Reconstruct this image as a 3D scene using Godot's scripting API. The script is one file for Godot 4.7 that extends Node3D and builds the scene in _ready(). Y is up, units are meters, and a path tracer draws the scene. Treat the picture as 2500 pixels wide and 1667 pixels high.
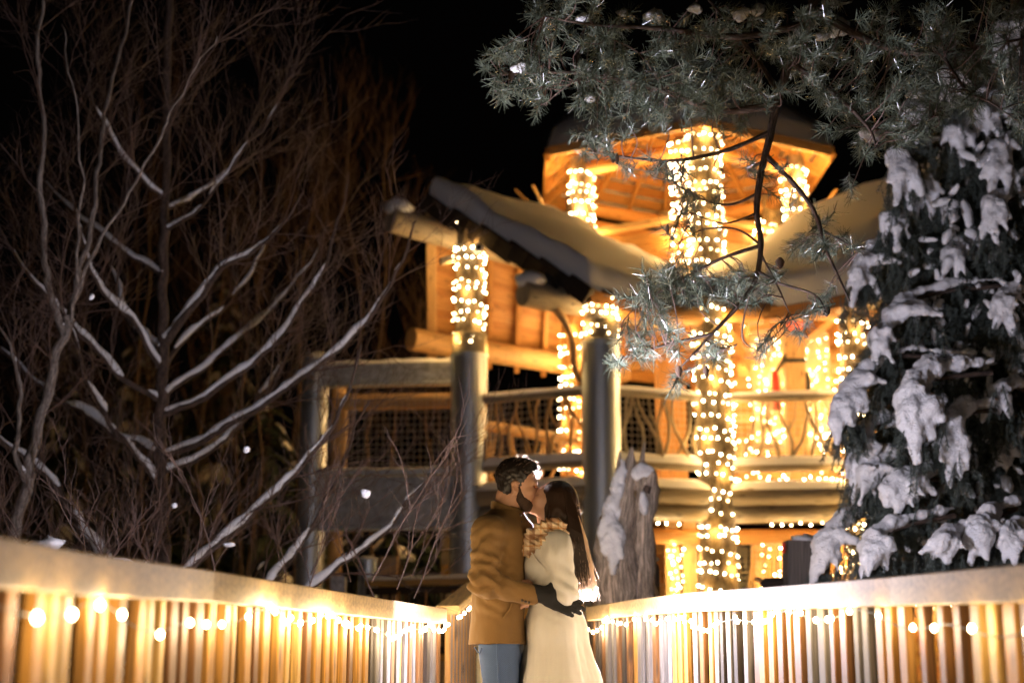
extends Node3D

const F := 3472.0
const PITCH := 0.2145
const EYE := 0.9
var names := {}
var M := {}
var T := {}
var rng := RandomNumberGenerator.new()
var noise := FastNoiseLite.new()
var mid := FastNoiseLite.new()
var fine := FastNoiseLite.new()


class MB:
	var v := PackedVector3Array()
	var n := PackedVector3Array()
	var uv := PackedVector2Array()
	var ix := PackedInt32Array()

	func quad(a: Vector3, b: Vector3, c: Vector3, d: Vector3, u0 := 0.0, v0 := 0.0, u1 := 1.0, v1 := 1.0) -> void:
		var nn := (b - a).cross(c - a)
		if nn.length_squared() < 1e-14:
			nn = (c - a).cross(d - a)
		nn = nn.normalized()
		var s := v.size()
		v.append(a); v.append(b); v.append(c); v.append(d)
		n.append(nn); n.append(nn); n.append(nn); n.append(nn)
		uv.append(Vector2(u0, v0)); uv.append(Vector2(u1, v0)); uv.append(Vector2(u1, v1)); uv.append(Vector2(u0, v1))
		ix.append(s); ix.append(s + 2); ix.append(s + 1); ix.append(s); ix.append(s + 3); ix.append(s + 2)

	# a beam from a to b, w wide and h high, with chamfered edges
	func bar(a: Vector3, b: Vector3, w: float, h: float, up := Vector3.UP, ch := 0.006, du := 0.0) -> void:
		var dir := b - a
		var L := dir.length()
		if L < 1e-6:
			return
		dir /= L
		var side := dir.cross(up)
		if side.length() < 1e-4:
			side = dir.cross(Vector3.RIGHT)
		side = side.normalized()
		var u := side.cross(dir).normalized()
		var x := w / 2.0
		var y := h / 2.0
		var c := minf(ch, minf(x, y) * 0.5)
		var p := [Vector2(x, -y + c), Vector2(x, y - c), Vector2(x - c, y), Vector2(-x + c, y), Vector2(-x, y - c), Vector2(-x, -y + c), Vector2(-x + c, -y), Vector2(x - c, -y)]
		var uu := du
		var lo := PackedVector3Array()
		var hi := PackedVector3Array()
		for q: Vector2 in p:
			lo.append(a + side * q.x + u * q.y)
			hi.append(b + side * q.x + u * q.y)
		for i in 8:
			var j := (i + 1) % 8
			var wd := lo[i].distance_to(lo[j])
			quad(lo[j], lo[i], hi[i], hi[j], uu + wd, du * 3.7, uu, du * 3.7 + L)
			uu += wd
		for i in range(1, 7, 2):
			quad(lo[0], lo[i], lo[i + 1], lo[i + 2], 0, 0, w, h)
			quad(hi[0], hi[i + 2], hi[i + 1], hi[i], 0, 0, w, h)

	func tube(pts: PackedVector3Array, rad: PackedFloat32Array, sides := 8, caps := true, du := 0.0, lump: FastNoiseLite = null, amp := 0.0) -> void:
		var m := pts.size()
		if m < 2:
			return
		var t0 := (pts[1] - pts[0]).normalized()
		var side := t0.cross(Vector3.UP)
		if side.length() < 0.05:
			side = t0.cross(Vector3.RIGHT)
		side = side.normalized()
		var base := v.size()
		var along := du
		for i in m:
			var t := (pts[mini(i + 1, m - 1)] - pts[maxi(i - 1, 0)]).normalized()
			side = (side - t * side.dot(t)).normalized()
			var up := side.cross(t)
			if i > 0:
				along += pts[i].distance_to(pts[i - 1])
			for k in sides + 1:
				var a := TAU * k / sides
				var d := side * cos(a) + up * sin(a)
				var r := rad[i]
				if lump:
					var q := pts[i] + d * r
					r *= 1.0 + amp * lump.get_noise_3d(q.x, q.y, q.z)
				v.append(pts[i] + d * r)
				n.append(d)
				uv.append(Vector2(a * rad[0], along))
		for i in m - 1:
			for k in sides:
				var p := base + i * (sides + 1) + k
				var q := p + sides + 1
				ix.append(p); ix.append(p + 1); ix.append(q); ix.append(p + 1); ix.append(q + 1); ix.append(q)
		if caps:
			for e in 2:
				var i := 0 if e == 0 else m - 1
				var t := (pts[1] - pts[0]).normalized() * -1.0 if e == 0 else (pts[m - 1] - pts[m - 2]).normalized()
				var c := v.size()
				v.append(pts[i]); n.append(t); uv.append(Vector2(0.05, 0.05))
				for k in sides + 1:
					var p := v[base + i * (sides + 1) + k]
					v.append(p); n.append(t); uv.append(Vector2(0.05 + 0.1 * cos(TAU * k / sides), 0.05 + 0.1 * sin(TAU * k / sides)))
				for k in sides:
					ix.append(c)
					ix.append(c + 1 + k + (1 if e == 0 else 0))
					ix.append(c + 1 + k + (0 if e == 0 else 1))

	func cyl(a: Vector3, b: Vector3, r0: float, r1: float, sides := 8, du := 0.0) -> void:
		tube(PackedVector3Array([a, b]), PackedFloat32Array([r0, r1]), sides, true, du)

	func ball(c: Vector3, r: Vector3, seg := 10, rings := 6, lump: FastNoiseLite = null, amp := 0.0) -> void:
		var rows := []
		for i in rings + 1:
			var th := PI * i / rings
			var row := PackedVector3Array()
			for k in seg + 1:
				var a := TAU * k / seg
				var d := Vector3(sin(th) * cos(a), cos(th), sin(th) * sin(a))
				var q := c + d * r
				if lump:
					q = c + d * r * (1.0 + amp * lump.get_noise_3d(q.x, q.y, q.z))
				row.append(q)
			rows.append(row)
		grid(rows)

	# rows of points with smooth normals; flip turns the outside to the other side
	func grid(rows: Array, flip := false, uvs := 1.0) -> void:
		var h := rows.size()
		var w: int = rows[0].size()
		var s := v.size()
		var nn := PackedVector3Array()
		nn.resize(h * w)
		for i in h - 1:
			for j in w - 1:
				var a: Vector3 = rows[i][j]
				var b: Vector3 = rows[i][j + 1]
				var c: Vector3 = rows[i + 1][j + 1]
				var d: Vector3 = rows[i + 1][j]
				var f := (c - a).cross(d - b)
				if flip:
					f = -f
				nn[i * w + j] += f; nn[i * w + j + 1] += f; nn[(i + 1) * w + j + 1] += f; nn[(i + 1) * w + j] += f
		for i in h:
			var closed: bool = rows[i][0].distance_squared_to(rows[i][w - 1]) < 1e-9
			if closed:
				var m := nn[i * w] + nn[i * w + w - 1]
				nn[i * w] = m
				nn[i * w + w - 1] = m
			for j in w:
				v.append(rows[i][j])
				n.append(nn[i * w + j].normalized() if nn[i * w + j].length_squared() > 1e-20 else Vector3.UP)
				uv.append(Vector2(j, i) * uvs)
		for i in h - 1:
			for j in w - 1:
				var p := s + i * w + j
				if not flip:
					ix.append(p); ix.append(p + w); ix.append(p + 1); ix.append(p + 1); ix.append(p + w); ix.append(p + w + 1)
				else:
					ix.append(p); ix.append(p + 1); ix.append(p + w); ix.append(p + 1); ix.append(p + w + 1); ix.append(p + w)

	# a flat hair along a path, r half wide, facing +z
	func ribbon(pts: PackedVector3Array, r: float) -> void:
		var n_ := pts.size()
		for i in n_ - 1:
			var t := (pts[i + 1] - pts[i]).normalized()
			var sd := t.cross(Vector3.BACK).normalized()
			var a := r * (1.0 - 0.6 * i / n_)
			var b := r * (1.0 - 0.6 * (i + 1) / n_)
			quad(pts[i] + sd * a, pts[i + 1] + sd * b, pts[i + 1] - sd * b, pts[i] - sd * a)

	func done() -> ArrayMesh:
		var arr := []
		arr.resize(Mesh.ARRAY_MAX)
		arr[Mesh.ARRAY_VERTEX] = v
		arr[Mesh.ARRAY_NORMAL] = n
		arr[Mesh.ARRAY_TEX_UV] = uv
		arr[Mesh.ARRAY_INDEX] = ix
		var m := ArrayMesh.new()
		m.add_surface_from_arrays(Mesh.PRIMITIVE_TRIANGLES, arr)
		return m


func P(px: float, py: float, z: float) -> Vector3:
	var u := (px - 1250.0) / F
	var w := (833.5 - py) / F
	var t := z / (cos(PITCH) - w * sin(PITCH))
	return Vector3(u * t, EYE + (sin(PITCH) + w * cos(PITCH)) * t, -z)


func numbered(parent: Node, nm: String) -> String:
	var key := str(parent.get_instance_id()) + nm
	var k: int = names.get(key, 0)
	names[key] = k + 1
	return nm if k == 0 else "%s_%03d" % [nm, k]


func thing(nm: String, label: String, category: String, group := "", at := Vector3.ZERO) -> Node3D:
	var o := Node3D.new()
	o.name = numbered(self, nm)
	add_child(o, true)
	o.position = at
	o.set_meta("label", label)
	o.set_meta("category", category)
	if group:
		o.set_meta("group", group)
	return o


# a mesh in world coordinates as a part of a thing (or of a part)
func part(parent: Node3D, nm: String, mesh: Mesh, mat: Material, xf := Transform3D()) -> MeshInstance3D:
	var o := MeshInstance3D.new()
	o.name = numbered(parent, nm)
	o.mesh = mesh
	o.material_override = mat
	parent.add_child(o, true)
	o.transform = xf
	if parent != self and not parent is MeshInstance3D:
		o.position -= parent.position
	return o


func struct(nm: String, mesh: Mesh, mat: Material) -> MeshInstance3D:
	var o := part(self, nm, mesh, mat)
	o.set_meta("kind", "structure")
	return o


func many(parent: Node3D, nm: String, mesh: Mesh, mat: Material, xfs: Array) -> MultiMeshInstance3D:
	var mm := MultiMesh.new()
	mm.transform_format = MultiMesh.TRANSFORM_3D
	mm.mesh = mesh
	mm.instance_count = xfs.size()
	for i in xfs.size():
		mm.set_instance_transform(i, xfs[i])
	var o := MultiMeshInstance3D.new()
	o.name = numbered(parent, nm)
	o.multimesh = mm
	o.material_override = mat
	parent.add_child(o, true)
	if parent != self:
		o.position -= parent.position
	o.set_meta("kind", "stuff")
	return o


func lin(r: float, g: float, b: float) -> Color:
	return Color(r, g, b).linear_to_srgb()


func mat(nm: String, c: Color, rough := 0.8, tex: Texture2D = null, scale := Vector3.ONE, triplanar := false) -> StandardMaterial3D:
	var m := StandardMaterial3D.new()
	m.resource_name = nm
	m.albedo_color = c
	m.roughness = rough
	if tex:
		m.albedo_texture = tex
		m.uv1_scale = scale
		m.uv1_triplanar = triplanar
		m.uv1_world_triplanar = triplanar
	M[nm] = m
	return m


func grey_image(w: int, h: int, f: Callable) -> ImageTexture:
	var im := Image.create(w, h, true, Image.FORMAT_RGB8)
	for y in h:
		for x in w:
			var g: float = clampf(f.call(x, y), 0.0, 1.0)
			im.set_pixel(x, y, Color(g, g, g))
	im.generate_mipmaps()
	return ImageTexture.create_from_image(im)


func tile_noise(x: float, y: float, w: float, h: float, sx: float, sy: float) -> float:
	# seamless: noise on two circles
	var a := TAU * x / w
	var b := TAU * y / h
	return noise.get_noise_3d(cos(a) * sx + 31.0 + cos(b) * sy * 0.7, sin(a) * sx + sin(b) * sy, cos(b) * sy - 17.0 + sin(a) * sx * 0.3)


func make_materials() -> void:
	noise.seed = 7
	noise.frequency = 1.0
	noise.fractal_octaves = 3
	mid.seed = 21
	mid.frequency = 5.0
	fine.seed = 33
	fine.frequency = 15.0
	var wood := grey_image(192, 384, func(x, y):
		var g := 0.80 + 0.28 * tile_noise(x, y, 192, 384, 5.5, 0.45) + 0.16 * tile_noise(x, y, 192, 384, 16.0, 0.6)
		for k: Vector3 in [Vector3(40, 90, 9), Vector3(130, 230, 7), Vector3(90, 330, 10), Vector3(165, 40, 6)]:
			var d := Vector2(x - k.x, (y - k.y) * 0.6).length() / k.z
			if d < 1.6:
				g *= 0.62 + 0.38 * smoothstep(0.4, 1.6, d)
		return g)
	var bark := grey_image(128, 256, func(x, y):
		return 0.66 + 0.5 * tile_noise(x, y, 128, 256, 4.0, 1.3) + 0.35 * tile_noise(x, y, 128, 256, 13.0, 4.0))
	var soft := grey_image(256, 256, func(x, y):
		return 0.5 + 0.45 * tile_noise(x, y, 256, 256, 2.2, 2.2) + 0.22 * tile_noise(x, y, 256, 256, 8.0, 8.0))
	var mottle := grey_image(256, 256, func(x, y):
		return 0.8 + 0.22 * tile_noise(x, y, 256, 256, 2.0, 2.0) + 0.16 * tile_noise(x, y, 256, 256, 7.0, 7.0))
	var weave := grey_image(64, 64, func(x, y):
		return 0.82 + 0.12 * sin(TAU * (x + y) / 8.0) + 0.25 * tile_noise(x, y, 64, 64, 9.0, 9.0))
	var pim := Image.create(64, 64, true, Image.FORMAT_RGB8)
	for y in 64:
		for x in 64:
			var c := Color(0.86, 0.78, 0.66)
			if x % 22 < 7:
				c = c.lerp(Color(0.45, 0.28, 0.17), 0.6)
			if y % 22 < 7:
				c = c.lerp(Color(0.45, 0.28, 0.17), 0.6)
			if x % 22 == 14 or y % 22 == 14:
				c = Color(0.72, 0.48, 0.22)
			pim.set_pixel(x, y, c)
	pim.generate_mipmaps()
	mat("plaid", Color.WHITE, 0.95, ImageTexture.create_from_image(pim), Vector3.ONE * 4.5, true)
	T = {"wood": wood, "bark": bark, "soft": soft, "mottle": mottle, "weave": weave}
	for w: Array in [["pine", lin(0.66, 0.33, 0.10), 0.55], ["pine_pale", lin(0.72, 0.45, 0.19), 0.55], ["pine_dark", lin(0.52, 0.23, 0.06), 0.6],
			["fence", lin(0.50, 0.235, 0.036), 0.6], ["fence_pale", lin(0.64, 0.38, 0.10), 0.6], ["fence_brown", lin(0.20, 0.078, 0.012), 0.6],
			["grey_wood", lin(0.20, 0.175, 0.16), 0.8], ["log_grey", lin(0.52, 0.43, 0.30), 0.7], ["dark_wood", lin(0.045, 0.028, 0.018), 0.85]]:
		var m := mat(w[0], w[1], w[2], wood, Vector3(3.5, 0.9, 1))
		m.heightmap_enabled = false
	mat("rail_cream", lin(0.36, 0.235, 0.10), 0.65, mottle, Vector3.ONE * 3.0, true)
	mat("bark", lin(0.17, 0.11, 0.08), 0.9, bark, Vector3(4, 1.5, 1))
	mat("bark_pale", lin(0.48, 0.40, 0.34), 0.85, bark, Vector3(4, 1.5, 1))
	mat("trunk", lin(0.44, 0.33, 0.20), 0.9, bark, Vector3(2, 0.8, 1))
	mat("twig", lin(0.11, 0.065, 0.05), 0.6)
	mat("twig_far", lin(0.065, 0.032, 0.016), 0.8)
	mat("snag", lin(0.86, 0.70, 0.55), 0.85, bark, Vector3(3, 0.6, 1))
	var sn := mat("snow", lin(0.86, 0.86, 0.88), 0.75)
	sn.heightmap_enabled = true
	sn.heightmap_texture = soft
	sn.heightmap_scale = 1.0
	sn.uv1_triplanar = true
	sn.uv1_world_triplanar = true
	sn.uv1_scale = Vector3.ONE * 3.5
	var st := mat("steel", lin(0.78, 0.86, 0.96), 0.47)
	st.metallic = 0.9
	var sp := mat("steel_plate", lin(0.80, 0.85, 0.93), 0.55, mottle, Vector3.ONE * 0.7, true)
	sp.metallic = 0.25
	var wire := mat("wire", lin(0.45, 0.42, 0.36), 0.5)
	wire.metallic = 0.4
	for k in 3:
		var gb := mat("bulb_%d" % k, lin(1, 0.85, 0.6), 0.3)
		gb.emission_enabled = true
		gb.emission = lin(1.0, [0.66, 0.72, 0.76][k], [0.28, 0.36, 0.44][k])
		gb.emission_energy_multiplier = [8.0, 16.0, 28.0][k]
	mat("cable", lin(0.02, 0.025, 0.02), 0.6)
	mat("black", lin(0.012, 0.011, 0.011), 0.5)
	mat("rope", lin(0.55, 0.47, 0.34), 0.8, mottle, Vector3.ONE * 6.0, true)
	mat("red", lin(0.55, 0.03, 0.015), 0.4)
	mat("orange_red", lin(0.75, 0.12, 0.03), 0.5)
	var ac := mat("acrylic", Color(1, 0.95, 0.85, 0.35), 0.6)
	ac.transparency = BaseMaterial3D.TRANSPARENCY_ALPHA
	var nd := mat("needle", lin(0.135, 0.165, 0.12), 0.22)
	nd.metallic_specular = 0.7
	mat("needle_dark", lin(0.035, 0.05, 0.035), 0.55)
	mat("needle_frosted", lin(0.085, 0.105, 0.09), 0.45)
	mat("cone", lin(0.10, 0.06, 0.04), 0.8)
	var g2 := mat("bulb_near", lin(1, 0.85, 0.6), 0.3)
	g2.emission_enabled = true
	g2.emission = lin(1.0, 0.74, 0.38)
	g2.emission_energy_multiplier = 12.0


var bulb_mesh: ArrayMesh
var bulb_mesh_small: ArrayMesh
const WARM := Color(1.0, 0.55, 0.15)
const WARM_NEAR := Color(1.0, 0.75, 0.44)


func omni(nm: String, at: Vector3, energy: float, size := 0.05, c := WARM) -> void:
	var l := OmniLight3D.new()
	l.name = numbered(self, nm)
	add_child(l, true)
	l.position = at
	l.light_energy = energy
	l.light_color = lin(c.r, c.g, c.b)
	l.light_size = size
	l.omni_range = 40.0
	l.omni_attenuation = 2.0
	l.shadow_enabled = true


# a string of lights along a path: a cable, bulbs every `gap`, and one lamp for every `per` bulbs
func light_string(o: Node3D, path: PackedVector3Array, gap: float, per: int, energy: float, away := Vector3.ZERO, jit := 0.02, near := false) -> void:
	var mb := MB.new()
	var rad := PackedFloat32Array()
	for p in path:
		rad.append(0.004 if not near else 0.0018)
	mb.tube(path, rad, 4, false)
	part(o, "cable", mb.done(), M.cable)
	var walked := 0.0
	if not near:
		gap *= 0.72
		energy *= 0.74
	var due := gap * 0.5
	var k := 0
	for i in range(1, path.size()):
		var a := path[i - 1]
		var b := path[i]
		var L := a.distance_to(b)
		while due <= walked + L:
			var q := a.lerp(b, (due - walked) / L)
			var out := away
			q += Vector3(rng.randf_range(-jit, jit), rng.randf_range(-jit, jit), rng.randf_range(-jit, jit))
			part(o, "bulb", bulb_mesh_small if near else bulb_mesh, M.bulb_near if near else M["bulb_%d" % (rng.randi() % 3)], Transform3D(Basis(), q))
			k += 1
			if per > 0 and k % per == per / 2:
				omni("bulb_light", q + out * 0.05, energy * per, 0.03, WARM_NEAR if near else WARM)
			due += gap * rng.randf_range(0.7, 1.3)
		walked += L


func helix(a: Vector3, b: Vector3, r: float, pitch: float, phase := 0.0) -> PackedVector3Array:
	var out := PackedVector3Array()
	var L := a.distance_to(b)
	var turns := L / pitch
	var steps := int(turns * 14.0)
	for i in steps + 1:
		var t := float(i) / steps
		var w := phase + TAU * turns * t
		var rr := r + 0.012
		out.append(a.lerp(b, t) + Vector3(cos(w) * rr, 0.03 * sin(w * 0.37), sin(w) * rr))
	return out


func wound_lights(label: String, group: String, a: Vector3, b: Vector3, r: float, pitch: float, gap: float, per: int, energy: float) -> void:
	var o := thing("string_lights", label, "string lights", group, a)
	light_string(o, helix(a, b, r, pitch, rng.randf() * TAU), gap, 0, 0.0)
	# lamps of the string: spread round the post, clear of it
	var count := maxi(2, int(a.distance_to(b) / pitch * TAU * r / gap / per))
	for i in count:
		var t := (i + 0.5) / count
		var w := i * 2.4
		omni("string_lamp", a.lerp(b, t) + Vector3(cos(w), 0, sin(w)) * (r + 0.07), energy * per, 0.05)


func _ready() -> void:
	rng.seed = 20240214
	var cam := Camera3D.new()
	cam.name = "camera"
	add_child(cam)
	cam.position = Vector3(0, EYE, 0)
	cam.rotation.x = PITCH
	var at := CameraAttributesPhysical.new()
	at.frustum_focal_length = 50.0
	at.frustum_focus_distance = 6.5
	at.frustum_near = 0.05
	at.frustum_far = 400.0
	at.exposure_aperture = 1.8
	cam.attributes = at
	cam.near = 0.05
	cam.far = 400.0
	cam.current = true
	var we := WorldEnvironment.new()
	we.name = "environment"
	add_child(we)
	var env := Environment.new()
	env.background_mode = Environment.BG_SKY
	var sky := ProceduralSkyMaterial.new()
	sky.sky_top_color = lin(0.0012, 0.0010, 0.0010)
	sky.sky_horizon_color = lin(0.0022, 0.0015, 0.0011)
	sky.ground_bottom_color = lin(0.0008, 0.0007, 0.0006)
	sky.ground_horizon_color = lin(0.0016, 0.0012, 0.001)
	env.sky = Sky.new()
	env.sky.sky_material = sky
	env.background_energy_multiplier = 0.12
	env.tonemap_mode = Environment.TONE_MAPPER_LINEAR
	env.tonemap_exposure = 4.0
	env.sdfgi_enabled = true
	env.ssao_enabled = true
	env.ssil_enabled = true
	we.environment = env
	make_materials()
	var mb := MB.new()
	mb.ball(Vector3.ZERO, Vector3.ONE * 0.0125, 6, 4)
	bulb_mesh = mb.done()
	mb = MB.new()
	mb.ball(Vector3.ZERO, Vector3(0.0085, 0.0105, 0.0085), 8, 6)
	bulb_mesh_small = mb.done()
	flash()
	ground()
	pavilion()
	walkway()
	railings()
	stumps()
	left_trees()
	background_trees()
	spruce()
	pine()
	couple()


func flash() -> void:
	var g := mat("flash_glow", Color.WHITE, 0.3)
	g.emission_enabled = true
	g.emission = lin(0.84, 0.84, 1.0)
	g.emission_energy_multiplier = 30.0
	for f: Array in [[Vector3(0.20, 1.53, -6.80), 1.9, "photographer's small white flash on a thin stand, glowing behind the woman's head"], [Vector3(0.315, 1.19, -6.74), 1.1, "second small white flash on a thin stand, glowing through the woman's hair"]]:
		var at: Vector3 = f[0]
		var o := thing("flash_lamp", f[2], "flash", "flashes hidden behind the couple", Vector3(at.x, 0, at.z))
		var mb := MB.new()
		mb.cyl(Vector3(at.x, 0.0, at.z - 0.05), Vector3(at.x, at.y - 0.07, at.z - 0.05), 0.012, 0.01, 8)
		part(o, "stand", mb.done(), M.black)
		mb = MB.new()
		mb.bar(at + Vector3(0, -0.01, -0.10), at + Vector3(0, -0.01, -0.03), 0.07, 0.06)
		part(o, "housing", mb.done(), M.black)
		mb = MB.new()
		mb.ball(at, Vector3(0.030, 0.028, 0.025), 10, 6)
		part(o, "diffuser_bulb", mb.done(), g)
		omni("flash_light", at, f[1], 0.04, Color(0.82, 0.80, 1.0))


func ground() -> void:
	var rows := []
	for i in 60:
		var row := PackedVector3Array()
		for j in 60:
			var x := pow(absf(j - 29.5) / 29.5, 1.8) * 160.0 * signf(j - 29.5)
			var z := 30.0 - pow(i / 59.0, 1.5) * 320.0
			var y := -0.55 + 0.25 * noise.get_noise_2d(x * 0.3, z * 0.3)
			y += smoothstep(-26.0, -90.0, z) * 7.0 + smoothstep(-9.0, -17.0, z) * 0.6
			row.append(Vector3(x, y, z))
		rows.append(row)
	var mb := MB.new()
	mb.grid(rows)
	struct("snow_ground", mb.done(), M.snow)
	# the deck of the footbridge: planks under trodden snow
	var deck := Node3D.new()
	deck.name = "bridge_deck"
	add_child(deck)
	deck.set_meta("kind", "structure")
	for i in 75:
		var z := -0.2 - i * 0.142
		var l := rail_x(-1, -z) - 0.12
		var r := rail_x(1, -z) + 0.12
		mb = MB.new()
		mb.bar(Vector3(l, -0.03, z), Vector3(r, -0.03, z), 0.136, 0.04, Vector3.UP, 0.005, i * 0.13)
		part(deck, "plank", mb.done(), M.fence if i % 3 else M.fence_brown)
	rows = []
	for i in 60:
		var row := PackedVector3Array()
		var z := 0.0 - i * 0.18
		for j in 9:
			var t := j / 8.0
			var x := lerpf(rail_x(-1, -z) + 0.03, rail_x(1, -z) - 0.03, t)
			row.append(Vector3(x, 0.012 + 0.05 * pow(absf(t - 0.5) * 2.0, 3.0) + 0.012 * noise.get_noise_2d(x * 4.0, z * 4.0), z))
		rows.append(row)
	mb = MB.new()
	mb.grid(rows)
	struct("path_snow", mb.done(), M.snow)


# where the two railings run: x, height of the rail's top, distance ahead
const RIGHT_RAIL := [Vector3(1.22, 1.09, -0.7), Vector3(1.21, 1.09, -2.0), Vector3(1.19, 1.094, -3.3), Vector3(1.11, 1.125, -4.6), Vector3(0.94, 1.15, -6.0), Vector3(0.79, 1.172, -7.0), Vector3(0.59, 1.172, -8.2), Vector3(0.48, 1.17, -9.0)]
const LEFT_RAIL := [Vector3(-0.93, 1.09, -0.7), Vector3(-0.89, 1.09, -2.48), Vector3(-0.85, 1.12, -4.0), Vector3(-0.68, 1.125, -5.5), Vector3(-0.50, 1.127, -7.0), Vector3(-0.40, 1.144, -8.4)]


func rail_path(side: int) -> PackedVector3Array:
	return smooth_path(PackedVector3Array(LEFT_RAIL if side < 0 else RIGHT_RAIL), 12)


func rail_x(side: int, d: float) -> float:
	var p := rail_path(side)
	for i in p.size() - 1:
		if -p[i + 1].z >= d:
			return lerpf(p[i].x, p[i + 1].x, clampf((d + p[i].z) / maxf(1e-4, p[i].z - p[i + 1].z), 0.0, 1.0))
	return p[-1].x


# points at even steps along a path, with the direction there
func even(path: PackedVector3Array, step: float) -> PackedVector3Array:
	var out := PackedVector3Array()
	var walked := 0.0
	var due := 0.0
	for i in range(1, path.size()):
		var L := path[i - 1].distance_to(path[i])
		while due <= walked + L:
			out.append(path[i - 1].lerp(path[i], (due - walked) / L))
			due += step
		walked += L
	return out


func railings() -> void:
	for side: int in [-1, 1]:
		var path := even(rail_path(side), 0.02)
		var n := path.size()
		var a := path[0]
		var o := thing("bridge_railing", "left wooden bridge railing with close upright slats, nearest the camera and running to the man" if side < 0 else "right wooden bridge railing with close upright slats, running from the right edge to the woman", "railing", "wooden railings along the footbridge", Vector3(a.x, 0, a.z))
		var perps := PackedVector3Array()
		for i in n:
			var d := (path[mini(i + 1, n - 1)] - path[maxi(i - 1, 0)])
			perps.append(Vector3(d.x, 0, d.z).normalized().cross(Vector3.UP) * (-1.0 if side > 0 else 1.0))
		var mb := MB.new()
		for k in 7:
			var i0 := int(k * (n - 1) / 7.0)
			var i1 := int((k + 1) * (n - 1) / 7.0)
			mb = MB.new()
			mb.bar(path[i0] + Vector3.DOWN * 0.044, path[i1] + Vector3.DOWN * 0.044, 0.045, 0.086, Vector3.UP, 0.004, 0.3 + k)
			part(o, "top_rail", mb.done(), M.rail_cream)
			mb = MB.new()
			mb.bar(Vector3(path[i0].x, path[i0].y - 0.99, path[i0].z), Vector3(path[i1].x, path[i1].y - 0.99, path[i1].z), 0.04, 0.09, Vector3.UP, 0.004, 0.8 + k)
			part(o, "bottom_rail", mb.done(), M.fence)
		var k := 0
		var s := 1
		while s < n:
			var p := path[s] - perps[s] * (0.02 + rng.randf_range(0.0, 0.014))
			var along := perps[s].cross(Vector3.UP)
			var w := rng.randf_range(0.044, 0.078)
			mb = MB.new()
			mb.bar(Vector3(p.x + rng.randf_range(-0.004, 0.004), p.y - 1.06, p.z), p + Vector3.DOWN * 0.084, 0.028, w, along, 0.004, k * 0.37)
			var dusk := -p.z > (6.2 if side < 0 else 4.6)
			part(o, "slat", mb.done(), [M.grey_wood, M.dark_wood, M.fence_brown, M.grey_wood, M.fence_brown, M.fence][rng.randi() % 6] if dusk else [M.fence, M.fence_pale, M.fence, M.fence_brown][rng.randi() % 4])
			k += 1
			s += rng.randi_range(5, 7)
		# lights hung under the rail on the inner side
		var st := thing("string_lights", "warm string lights hung under the left bridge rail" if side < 0 else "warm string lights hung under the right bridge rail", "string lights", "string lights under the bridge rails", Vector3(a.x, 0, a.z))
		var cable := PackedVector3Array()
		for i in range(0, n, 2):
			var w := i * 0.02
			cable.append(path[i] + perps[i] * (0.030 + 0.010 * sin(w * 7.0)) + Vector3.DOWN * (0.096 + 0.035 * pow(sin(w * 4.1), 2.0) + 0.04 * maxf(0.0, sin(w * 2.3 + 1.0))))
		light_string(st, cable, 0.24, 1, 0.0105, perps[n / 2] * 0.3, 0.008, true)
		light_string(st, cable.slice(int(cable.size() * 0.48)), 0.16, 1, 0.0105, perps[n / 2] * 0.3, 0.012, true)
	# where the left rail ends: a rail that climbs away behind the man
	var ra := P(1092, 1489, 8.6)
	var rb := P(1160, 1430, 10.4)
	var o2 := thing("stair_rail", "short wooden rail climbing away beyond the end of the left railing, behind the man", "railing", "", Vector3(ra.x, 0, ra.z))
	var mb2 := MB.new()
	mb2.bar(ra, rb, 0.14, 0.05, Vector3.UP, 0.006, 0.2)
	part(o2, "top_rail", mb2.done(), M.fence_pale)
	for i in 18:
		var t := (i + 0.4) / 18.0
		var p := ra.lerp(rb, t) + Vector3.DOWN * 0.03
		mb2 = MB.new()
		mb2.bar(Vector3(p.x, p.y - 1.1, p.z), p, 0.05, 0.036, Vector3.RIGHT, 0.004, i * 0.3)
		part(o2, "slat", mb2.done(), M.grey_wood if i % 2 else M.fence)
	var st2 := thing("string_lights", "warm string lights along the short rail climbing away behind the man", "string lights", "", Vector3(ra.x, 0, ra.z))
	light_string(st2, PackedVector3Array([ra + Vector3(0.06, -0.06, 0.04), rb + Vector3(0.06, -0.06, 0.04)]), 0.18, 2, 0.004, Vector3.RIGHT * 0.4, 0.008, true)


# ---------------------------------------------------------------- the pavilion
const CX := 2.78            # the two wings mirror each other about this x
const AX := Vector3(0.823, 0, -0.568)


func mx(p: Vector3, m: int) -> Vector3:
	return p if m > 0 else Vector3(2.0 * CX - p.x, p.y, p.z)


func ridge_at(u: float, m: int) -> Vector3:
	var s := u * 4.76
	var hs := [[0.0, 7.15], [1.2, 7.1], [2.5, 6.98], [3.7, 6.66], [4.76, 6.4]]
	var h := 6.4
	for i in 4:
		if s >= hs[i][0] and s <= hs[i + 1][0]:
			h = lerpf(hs[i][1], hs[i + 1][1], (s - hs[i][0]) / (hs[i + 1][0] - hs[i][0]))
	var p := Vector3(-1.17, h, -19.2) + AX * s
	if m < 0:
		p.y += 0.45 * (1.0 - u)
	return mx(p, m)


func eave_at(u: float, m: int) -> Vector3:
	return mx(Vector3(1.0, 5.47, -17.8) + AX * (u * 2.16) + Vector3.DOWN * 0.06 * sin(PI * u), m)


func plank_between(o: Node3D, nm: String, a: Vector3, b: Vector3, w: float, h: float, m: Material, up := Vector3.UP) -> MeshInstance3D:
	var mb := MB.new()
	mb.bar(a, b, w, h, up, 0.008, rng.randf() * 4.0)
	return part(o, nm, mb.done(), m)


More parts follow.
